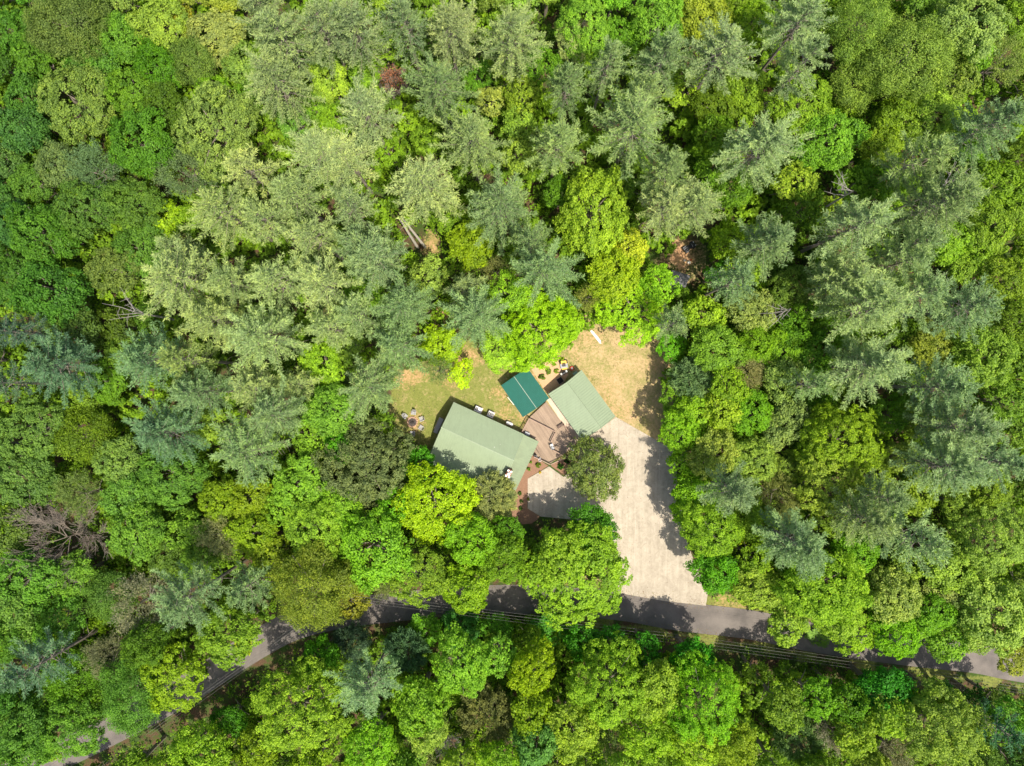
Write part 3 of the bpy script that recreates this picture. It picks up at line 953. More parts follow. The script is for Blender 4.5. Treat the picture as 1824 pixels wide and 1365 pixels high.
# open black bin in a wooden frame
cb = empty('compost_bin', P(997.5, 678), R_(33))
tag(cb, 'square wooden framed bin with dark inside, by the garage gable', 'bin')
for x, y, sx, sy in ((0, .52, 1.1, .07), (0, -.52, 1.1, .07), (.52, 0, .07, .97), (-.52, 0, .07, .97)):
    MB().box((x, y, .3), (sx, sy, .6)).build('side_board', M['wood'], cb)
MB().box((0, 0, .16), (.96, .96, .3)).build('soil', M['char'], cb)
bd = P(1023.5, 665, 0)
mbx = empty('potting_table', bd, R_(35))
tag(mbx, 'pale green potting table against the garage gable', 'table')
MB().box((0, 0, .78), (.85, .4, .04)).build('table_top', M['mintboard'], mbx)
for sx in (-.38, .38):
    for sy in (-.16, .16):
        MB().box((sx, sy, .38), (.05, .05, .76)).build('leg', M['wood'], mbx)

# stack of white boards on the lawn
a, b = Vector(P(1052.7, 588.6)), Vector(P(1070.3, 611.6))
bp = empty('board_stack', tuple((a + b) / 2), math.atan2((b - a).y, (b - a).x))
tag(bp, 'narrow stack of white boards lying at the tree edge', 'boards')
for k, (y, z, l, r) in enumerate(((-.14, .03, 2.8, .01), (.02, .03, 2.95, -.01), (.17, .03, 2.5, .03), (-.06, .075, 2.6, .015), (.08, .075, 2.2, -.03), (.0, .12, 1.5, .04))):
    MB().box((rng.uniform(-.1, .1), y, z), (l, .13, .04), r).build('board', M['white'], bp)

# black utility buggy in the clearing
ub = empty('utility_buggy', P(1226.5, 441.5), R_(35))
tag(ub, 'black utility buggy parked in the small forest clearing', 'buggy')
MB().box((-.1, 0, .5), (1.9, .8, .2)).build('chassis', M['black'], ub, bevel=.05)
MB().box((.78, 0, .72), (.62, .95, .28)).build('hood', M['black'], ub, bevel=.08)
MB().box((-.78, 0, .74), (.75, 1.1, .1)).build('cargo_rack', M['black'], ub)
for y in (-.5, -.17, .17, .5):
    MB().bar((-1.15, y, .86), (-.42, y, .86), .03, .03).build('rack_bar', M['aluminium'], ub)
MB().box((-.08, 0, .78), (.55, .8, .14)).build('seat', M['rubber'], ub, bevel=.05)
MB().tube([(.42, -.38, 1.0), (.46, 0, 1.08), (.42, .38, 1.0)], [.025] * 3, 8).build('handlebar', M['aluminium'], ub)
for sx in (-.7, .75):
    for sy in (-.52, .52):
        wv = MB().tube([(sx, sy - .13, .3), (sx, sy + .13, .3)], [.3, .3], 14).build('wheel', M['rubber'], ub)
        MB().tube([(sx, sy - .14, .3), (sx, sy + .14, .3)], [.14, .14], 10).build('rim', M['grey'], wv)
for sy in (-.32, .32):
    MB().lathe([(.09, 0), (.09, .05), (.05, .06)], (1.0, sy, .86), 10).build('headlight', M['white'], ub)
def bucket(px, py, r, h, mat, label, cat='bucket'):
    o = empty('bucket', P(px, py)); tag(o, label, cat)
    MB().lathe([(r * .8, 0), (r, h), (r * .9, h), (r * .72, .06), (.02, .05)], sides=16).build('pail', mat, o)
    MB().tube([(-r, 0, h * .9), (-r * .6, .0, h * 1.25), (r * .6, 0, h * 1.25), (r, 0, h * .9)], [.012] * 4, 6).build('handle', M['grey'], o)
bucket(1219, 465, .2, .35, M['white'], 'small white bucket on bare soil in the clearing')
bucket(1226.6, 468.3, .28, .42, M['offwhite'], 'larger whitish open bucket next to the red can')
gc = empty('fuel_can', P(1230.5, 463.5), R_(20)); tag(gc, 'red fuel can beside the whitish bucket in the clearing', 'fuel can')
MB().box((0, 0, .17), (.4, .26, .34)).build('can_body', M['red'], gc, bevel=.05)
MB().tube([(.1, 0, .33), (.22, 0, .45), (.34, 0, .47)], [.035, .03, .02], 8).build('spout', M['yellow'], gc)
MB().bar((-.14, 0, .38), (.05, 0, .38), .04, .03).build('handle', M['red'], gc)

# yellow flower pot
fp = empty('flower_pot', P(962, 841.5)); tag(fp, 'bright yellow flowering pot at the corner of the parking pad', 'flower pot')
MB().lathe([(.15, 0), (.2, .28), (.16, .28), (.02, .24)], sides=12).build('pot', M['brick'], fp)

# ------------------------------------------------------------------ power line along the road
def pole(px, py, rz):
    b = P(px, py)
    o = empty('utility_pole', b, rz)
    MB().tube([(0, 0, -.2), (0, 0, 5), (0, 0, 10.6)], [.17, .14, .11], 10).build('pole_shaft', M['bark'], o)
    MB().box((0, 0, 10.1), (.12, 1.5, .12)).build('crossarm', M['wood'], o)
    for y in (-.65, -.22, .22, .65):
        MB().lathe([(.05, 10.16), (.07, 10.2), (.05, 10.27), (.03, 10.3)], (0, y, 0), 8).build('insulator', M['offwhite'], o)
    return o
PZ = 10.2
def inv(px, py, z):                 # wire pixel -> pole foot pixel
    k = (CAM_H - z) / CAM_H
    return 912 + (px - 912) * k, 682.5 + (py - 682.5) * k
pts_w = [(2080, 1268), (612, 1062), (-65, 1544)]
ends = []
for k, (px, py) in enumerate(pts_w):
    q0, q1 = pts_w[max(k - 1, 0)], pts_w[min(k + 1, len(pts_w) - 1)]
    ang = math.atan2(-(q1[1] - q0[1]), q1[0] - q0[0]) + math.pi
    f = inv(px, py, PZ)
    ends.append((P(*f), ang))
for k, (b, ang) in enumerate(ends):
    f = inv(*pts_w[k], PZ)
    tag(pole(f[0], f[1], ang), ('wooden utility pole at the far right end of the overhead wires', 'wooden utility pole under the golden olive tree where the wires bend',
                                'wooden utility pole at the bottom left end of the wires')[k], 'utility pole', 'poles along the road')
for i, off in enumerate((-.65, -.22, .22, .65)):
    mb = MB()
    seq = [0, 1, 2]
    pts = []
    for a, b in zip(seq[:-1], seq[1:]):
        (pa, aa), (pb_, ab) = ends[a], ends[b]
        A = Vector((pa[0] - math.sin(aa) * off, pa[1] + math.cos(aa) * off, PZ + .1))
        B = Vector((pb_[0] - math.sin(ab) * off, pb_[1] + math.cos(ab) * off, PZ + .1))
        L = (B - A).length
        for k in range(14 if L > 40 else 6):
            t = k / (14 if L > 40 else 6)
            p = A.lerp(B, t); p.z -= 4 * min(1.9, (L / 95) ** 2) * 0.9 * t * (1 - t) * (1 + .12 * i)
            pts.append(p)
    pts.append(B)
    o0 = pts[0].copy()
    mb.tube([p - o0 for p in pts], [.010 if i != 2 else .018] * len(pts), 5)
    o = mb.build('overhead_wire', M['wire'], None, tuple(o0))
    tag(o, ('outermost overhead wire farthest from the road', 'second overhead wire counted from the forest side of the line', 'thicker third overhead wire counted from the forest side', 'overhead wire running nearest to the road')[i], 'wire', 'overhead wires')
# ------------------------------------------------------------------ trees: meshes shared between look-alikes
def unit(v):
    return v / (np.linalg.norm(v, axis=-1, keepdims=True) + 1e-9)

def leaves(c, n, L, W, rng, fold=0.18):
    """one small diamond leaf spray per centre c, lying across normal n"""
    k = len(c)
    r = unit(rng.normal(size=(k, 3)))
    t = unit(np.cross(n, r)); b = np.cross(n, t)
    L = L[:, None]; W = W[:, None]
    p0, p2 = c - t * L / 2, c + t * L / 2
    p1, p3 = c + b * W / 2 + n * L * fold, c - b * W / 2 + n * L * fold
    v = np.stack([p0, p1, p2, p3], 1).reshape(-1, 3)
    f = np.arange(4 * k).reshape(k, 4)
    return v, f

def blades(c, d, L, W, rng):
    """one narrow needle spray per centre, pointing along d (triangle pairs)"""
    k = len(c)
    s = unit(np.cross(d, unit(rng.normal(size=(k, 3)) + np.array([0, 0, 1.2]))))
    L = L[:, None]; W = W[:, None]
    v = np.stack([c - s * W / 2, c + s * W / 2, c + d * L], 1).reshape(-1, 3)
    return v, np.arange(3 * k).reshape(k, 3)

def tubes_np(paths, sides=5):
    mb = MB()
    for pts, rads in paths:
        mb.tube(pts, rads, sides, cap=False)
    return mb

def lump(dirs, rng, n=9, amp=0.16, sharp=5):
    ax = unit(rng.normal(size=(n, 3)))
    d = np.clip(dirs @ ax.T, 0, 1) ** sharp
    return 1 - amp + 2 * amp * d.max(1)

def dome(n, zmin, rng, jit=0.5):
    """n directions spread evenly over the sphere above zmin"""
    i = np.arange(n) + .5
    z = 1 - (1 - zmin) * i / n
    a = i * 2.399963 + rng.uniform(0, 6.28)
    q = np.sqrt(np.clip(1 - z * z, 0, 1))
    d = np.stack([q * np.cos(a), q * np.sin(a), z], -1)
    return unit(d + rng.normal(size=(n, 3)) * jit * 2.0 / math.sqrt(n))

def broad_crown(R, h, seed, L=0.34, W=0.25, cr=0.55, dens=1.0, per=26, flat=0.82, zmin=-0.45, up=0.35, disc=.5, single=False):
    rng = np.random.default_rng(seed)
    # the crown is a cluster of unequal lobes round a taller middle one
    nl = int(rng.integers(5, 9)) if R > 2.4 else int(rng.integers(3, 5))
    a0 = rng.uniform(0, 6.28)
    lobes = [(np.array([rng.uniform(-.12, .12), rng.uniform(-.12, .12), .06]) * R, R * rng.uniform(.68, .78))]
    for q in range(nl):
        a = a0 + 6.283 * q / nl + rng.uniform(-.35, .35)
        rr = R * rng.uniform(.34, .56)
        of = R * rng.uniform(.88, 1.10) - rr
        lobes.append((np.array([of * math.cos(a), of * math.sin(a), R * rng.uniform(-.30, .12)]), rr))
    if single: lobes = [(np.zeros(3), R)]
    C, Dd = [], []
    for q, (lc, lr) in enumerate(lobes):
        k0 = int(7.0 * lr * lr * dens * .95) + 9
        k1 = k0 // 5
        d = np.vstack([dome(k0, zmin, rng, 1.1), dome(k1, zmin, rng, 1.1)])
        lm = lump(d, rng, int(6 + lr * 2.5), 0.12, 9)
        rad = lm * np.concatenate([rng.uniform(.70, 1.12, k0), rng.uniform(.40, .72, k1)])
        c = lc + d * rad[:, None] * lr * np.array([1, 1, flat + .08])
        keep = np.ones(len(c), bool)
        for j, (oc, orr) in enumerate(lobes):
            if j != q: keep &= np.linalg.norm((c - oc) * np.array([1, 1, 1 / (flat + .08)]), axis=1) > orr * .70
        C.append(c[keep]); Dd.append(d[keep])
    c, d = np.vstack(C), np.vstack(Dd)
    d = unit(d + .35 * unit(c))
    c[:, :2] *= R * .97 / np.percentile(np.hypot(c[:, 0], c[:, 1]), 96)
    c[:, 2] = np.minimum(c[:, 2], R * flat * 1.0)
    n = len(c)
    crs = cr * rng.uniform(0.5, 1.5, n) * min(1.0, 0.5 + R * 0.12)
    tcl = rng.normal(0, 0.15, n)
    k = (per * (crs / cr) ** 2 * rng.uniform(.75, 1.25, n)).astype(int) + 5
    idx = np.repeat(np.arange(n), k)
    m = len(idx)
    ax = unit(d + np.array([0, 0, .5]) + rng.normal(size=(n, 3)) * .30)[idx]
    e = unit(rng.normal(size=(m, 3)))
    e = e - ax * (e * ax).sum(1)[:, None] * (1 - disc)
    q = rng.uniform(0.2, 1.0, m) ** 0.6
    pos = c[idx] + e * (crs[idx] * q)[:, None]
    nor = unit(ax * .8 + e * 0.35 + np.array([0, 0, up]) + rng.normal(size=(m, 3)) * 0.50)
    s = rng.uniform(0.65, 1.25, m)
    v, f = leaves(pos, nor, L * s, W * s, rng)
    t = np.clip(0.5 + tcl[idx] + rng.normal(0, 0.17, m), 0, 1)
    v[:, 2] += h - R * flat * 0.97
    return v, f, t

def broad_trunk(R, h, seed, flat=0.82, mat='bark'):
    rng = random.Random(seed)
    zc = h - R * flat
    paths = []
    r0 = 0.06 + 0.028 * h * .8
    bend = [(rng.uniform(-.25, .25), rng.uniform(-.25, .25)) for _ in range(4)]
    pts = [(0, 0, -.25), (bend[0][0] * .5, bend[0][1] * .5, h * .25), (bend[1][0], bend[1][1], h * .5), (bend[2][0], bend[2][1], zc), (bend[3][0], bend[3][1], h - R * .55)]
    rr = [r0 * 1.25, r0, r0 * .75, r0 * .45, r0 * .12]
    paths.append((pts, rr))
    n = int(5 + R)
    for k in range(n):
        t = rng.uniform(.38, .8)
        z = h * t * .8
        a = 2 * math.pi * (k / n) + rng.uniform(-.4, .4)
        l = R * rng.uniform(.6, .88)
        x, y = l * math.cos(a), l * math.sin(a)
        paths.append(([(bend[1][0], bend[1][1], z), (x * .45 , y * .45, z + l * .3), (x, y, min(z + l * .55, h - R * .6))], [r0 * .38, r0 * .22, r0 * .05]))
    return tubes_np(paths).mesh('trunk', M[mat])

def pine_parts(R, h, seed, gap=1.15, dens=1.3):
    rng = np.random.default_rng(seed)
    z0f = rng.uniform(.46, .62); gap *= rng.uniform(.85, 1.2)
    V, D, LL, T = [], [], [], []
    paths = [([(0, 0, -.3), (rng.uniform(-.1, .1), rng.uniform(-.1, .1), h * .5), (0, 0, h - .3)], [.34, .22, .03])]
    z = h - .25
    z0 = h * z0f
    lob = rng.uniform(0, 6.28)
    nsec = int(rng.integers(9, 13)); sec = lob + (np.arange(nsec) + rng.uniform(-.22, .22, nsec)) * 6.2832 / nsec
    slen = rng.uniform(.78, 1.12, nsec)
    par = 0
    while z > z0:
        t = (h - z) / (h - z0)
        r = R * (min(1.0, (t + .05) / .62) ** 0.78) * (1 - .25 * max(0, t - .7) / .3)
        nb = int(rng.integers(5, 7)) if t > .1 else 5
        par ^= 1
        for q in (range(par, nsec, 2) if t > .08 else rng.permutation(nsec)[:5]):
            a = sec[q] + rng.uniform(-.10, .10)
            Lb = r * rng.uniform(.66, 1.14) * slen[q] * (1 + .10 * math.sin(2 * a + lob))
            if t > .3 and rng.random() < .10: continue
            el = math.radians(34 - 44 * min(1, t * 1.4) + rng.uniform(-7, 7))
            hd = np.array([math.cos(a), math.sin(a), 0])
            sd_ = np.array([-math.sin(a), math.cos(a), 0])
            def at(s):
                s = np.asarray(s)
                x = Lb * s * math.cos(el)
                return hd * x[..., None] + np.array([0, 0, 1]) * (z + Lb * s * math.sin(el) + 0.16 * Lb * s ** 2.2)[..., None]
            ss = np.linspace(0, 1, 4)
            pp = at(ss)
            paths.append(([tuple(p) for p in pp], [.055 * min(1, Lb / 3) + .012, .035 * min(1, Lb / 3) + .01, .02, .008]))
            s0 = 0.12 if t < .35 else 0.30
            ns = max(4, int(Lb * (1 - s0) / .24))
            s = np.repeat(np.linspace(s0, .98, ns) + rng.uniform(-.02, .02, ns), 2)
            side = np.tile([1.0, -1.0], ns)
            tl = (0.20 + 0.42 * Lb * .5 * (1 - np.abs(s - .45) * 1.15)) * rng.uniform(.6, 1.2, len(s))
            tl = np.clip(tl, .16, .70) * (1 - .35 * s)
            base = at(s)
            td = unit(hd * .80 + sd_ * side[:, None] * rng.uniform(.65, 1.15, len(s))[:, None] + np.array([0, 0, 1]) * rng.uniform(.0, .30, len(s))[:, None])
            cnt = np.maximum(2, (tl / .105 * dens).astype(int))
            i = np.repeat(np.arange(len(s)), cnt)
            u = rng.random(len(i))
            pos = base[i] + td[i] * (tl[i] * u)[:, None] + rng.normal(0, .05, (len(i), 3))
            # leader tuft
            kl = int(10 + Lb * 7 * dens)
            sl = rng.uniform(s0, 1.0, kl)
            pl_ = at(sl) + rng.normal(0, .05, (kl, 3))
            dl = np.tile(unit((hd * math.cos(el) + np.array([0, 0, math.sin(el) + .25]))[None])[0], (kl, 1))
            pos = np.vstack([pos, pl_]); dd = np.vstack([td[i], dl])
            m = len(pos)
            dd = unit(dd * .85 + rng.normal(size=(m, 3)) * .40 + np.array([0, 0, .16]))
            V.append(pos); D.append(dd); LL.append(rng.uniform(.28, .50, m))
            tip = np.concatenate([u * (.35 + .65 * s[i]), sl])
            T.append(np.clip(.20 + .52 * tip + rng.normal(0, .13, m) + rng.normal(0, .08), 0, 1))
        z -= gap * rng.uniform(.75, 1.2) * (.6 + .45 * t)
    # bare dead stubs under the crown
    for k in range(12):
        zz = rng.uniform(h * .2, z0 * 1.15); a = rng.uniform(0, 6.28); l = rng.uniform(.8, 2.8)
        paths.append(([(0, 0, zz), (l * math.cos(a) * .6, l * math.sin(a) * .6, zz + .15), (l * math.cos(a), l * math.sin(a), zz + rng.uniform(-.3, .5))], [.05, .035, .012]))
    # leading shoot
    pos = np.stack([rng.normal(0, .08, 60), rng.normal(0, .08, 60), h - rng.uniform(0, 1.3, 60)], -1)
    dd = unit(rng.normal(size=(60, 3)) * .6 + np.array([0, 0, .9]))
    V.append(pos); D.append(dd); LL.append(np.full(60, .4)); T.append(np.full(60, .75))
    V, D, LL, T = np.vstack(V), np.vstack(D), np.concatenate(LL), np.concatenate(T)
    v, f = blades(V, D, LL, LL * .30, rng)
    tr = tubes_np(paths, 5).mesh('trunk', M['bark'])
    return mesh_np('crown', v, f, M['needle'], T), tr

def evergreen_parts(R, h, seed):
    """dense soft evergreen with drooping sprays"""
    rng = np.random.default_rng(seed)
    flat = 0.80
    n = int(13 * R * R) + 30
    d = dome(n, -.5, rng, .7)
    rad = lump(d, rng, int(14 + R * 5), .09, 14) * rng.uniform(.70, 1.0, n)
    c = d * rad[:, None] * np.array([R, R, R * flat]) * .95
    k = rng.integers(55, 80, n)
    i = np.repeat(np.arange(n), k); m = len(i)
    out = unit(d * np.array([1, 1, .35]) + rng.normal(size=(n, 3)) * .25)
    u = rng.random(m)
    pos = c[i] + out[i] * ((u - .45) * 1.15)[:, None] + rng.normal(0, .16, (m, 3))
    dd = unit(out[i] * .8 + rng.normal(size=(m, 3)) * .5 + np.array([0, 0, .15]))
    v, f = blades(pos, dd, rng.uniform(.22, .42, m), rng.uniform(.09, .15, m), rng)
    v[:, 2] += h - R * flat * .97
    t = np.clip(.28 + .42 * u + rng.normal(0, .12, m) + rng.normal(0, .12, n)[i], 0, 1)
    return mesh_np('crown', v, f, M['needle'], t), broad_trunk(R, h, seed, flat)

def branchy(R, h, seed, levels=4, mat='greytwig', spread=1.0, lean=(0, 0), rad=.16, z0=.35, up=.55):
    rng = random.Random(seed)
    paths = []
    def grow(p, d, l, r, lev):
        pts, rr = [p], [r]
        q = Vector(p); dd = Vector(d)
        for k in range(3):
            dd = (dd + Vector((rng.uniform(-.2, .2), rng.uniform(-.2, .2), rng.uniform(-.08, .14)))).normalized()
            q = q + dd * (l / 3)
            pts.append(tuple(q)); rr.append(r * (1 - .25 * (k + 1)))
            if lev > 0 and k >= 0:
                for s in range(2):
                    b = (dd + Vector((rng.uniform(-1, 1), rng.uniform(-1, 1), rng.uniform(-.3, .6))) * .8).normalized()
                    grow(tuple(q), b, l * rng.uniform(.5, .7), r * (1 - .25 * (k + 1)) * .55, lev - 1)
        paths.append((pts, [max(x, .022) for x in rr]))
    trunk = [(0, 0, -.2), (lean[0] * .3, lean[1] * .3, h * z0), (lean[0] * .7, lean[1] * .7, h * .65)]
    tp = tubes_np([(trunk, [rad, rad * .8, rad * .5])], 7).mesh('trunk', M[mat])
    n = 9
    for k in range(n):
        a = 2 * math.pi * k / n + rng.uniform(-.3, .3)
        t = rng.uniform(.0, 1)
        p = Vector(trunk[1]).lerp(Vector(trunk[2]), t)
        d = Vector((math.cos(a) * spread, math.sin(a) * spread, up + rng.uniform(-.1, .3))).normalized()
        grow(tuple(p), d, R * .62, rad * .5, levels - 2)
    return tp, tubes_np(paths, 4).mesh('branches', M[mat])

def budding_parts(R, h, seed):
    """grey twigs with a thin veil of new leaves"""
    rng = np.random.default_rng(seed)
    flat = .9
    n = int(10 * R * R)
    d = dome(n, -.35, rng, .8)
    rad = lump(d, rng, 8, .13, 4) * rng.uniform(.55, 1.0, n)
    c = d * rad[:, None] * np.array([R, R, R * flat]) * .95
    k = 46
    i = np.repeat(np.arange(n), k); m = len(i)
    out = unit(d + rng.normal(size=(n, 3)) * .3 + np.array([0, 0, .5]))
    u = rng.random(m)
    pos = c[i] + out[i] * ((u - .4) * 1.3)[:, None] + rng.normal(0, .22, (m, 3))
    dd = unit(out[i] + rng.normal(size=(m, 3)) * .6)
    v, f = blades(pos, dd, rng.uniform(.18, .36, m), rng.uniform(.06, .11, m), rng)
    v[:, 2] += h - R * flat * .97
    t = np.clip(.5 + rng.normal(0, .2, m), 0, 1)
    return mesh_np('crown', v, f, M['needle'], t), broad_trunk(R, h, seed, flat, 'greytwig')

BANK = {}
def bank(key, cls, maker, n):
    BANK.setdefault(key, []).append((cls, [maker(k) for k in range(n)]))
for R, h, n in ((1.3, 4.5, 3), (2.1, 8.5, 4), (3.0, 11.5, 5), (4.2, 14, 5), (5.6, 16.5, 4), (7.4, 19, 3)):
    # two leaf habits: coarse clumps and fine leaf
    def mk(k, R=R, h=h):
        v, f, t = broad_crown(R, h, int(R * 100) + k * 7, L=.32 if k % 2 else .27, W=.24 if k % 2 else .19, cr=.66 if k % 2 else .52, dens=1.0 if k % 2 else 1.5, per=36 if k % 2 else 28, disc=(.45, .7, .35)[k % 3])
        return mesh_np('crown', v, f, M['leaf'], t), broad_trunk(R, h, int(R * 100) + k)
    bank('D', (R, h), mk, n)
for R, h, n in ((3.0, 12, 2), (4.6, 15, 2), (6.6, 18, 2)):
    bank('O', (R, h), lambda k, R=R, h=h: (lambda r: (mesh_np('crown', r[0], r[1], M['leaf'], r[2]), broad_trunk(R, h, 50 + k)))(
        broad_crown(R, h, 900 + int(R * 10) + k, L=.25, W=.15, cr=.85, dens=.95, per=58, up=.2, disc=.9)), n)
for R, h, n in ((3.2, 19, 2), (4.6, 24, 5), (5.8, 27, 5)):
    bank('P', (R, h), lambda k, R=R, h=h: pine_parts(R, h, 300 + int(R * 10) + k), n)
for R, h, n in ((3.0, 8, 2), (4.4, 10.5, 2), (7.2, 15, 1)):
    bank('E', (R, h), lambda k, R=R, h=h: evergreen_parts(R, h, 500 + int(R * 10) + k), n)
for R, h, n in ((2.4, 9, 2), (3.8, 13, 3)):
    bank('B', (R, h), lambda k, R=R, h=h: budding_parts(R, h, 700 + int(R * 10) + k), n)

for R, h, n in ((4.6, 9, 1), (7.4, 14, 1)):
    def mkf(k, R=R, h=h):
        v, f, t = broad_crown(R, h, 640 + int(R * 10) + k, L=.30, W=.16, cr=.55, dens=1.7, per=34, up=.3, disc=.7, flat=.84, single=True)
        return mesh_np('crown', v, f, M['leaf'], t), broad_trunk(R, h, 64 + k)
    bank('F', (R, h), mkf, n)

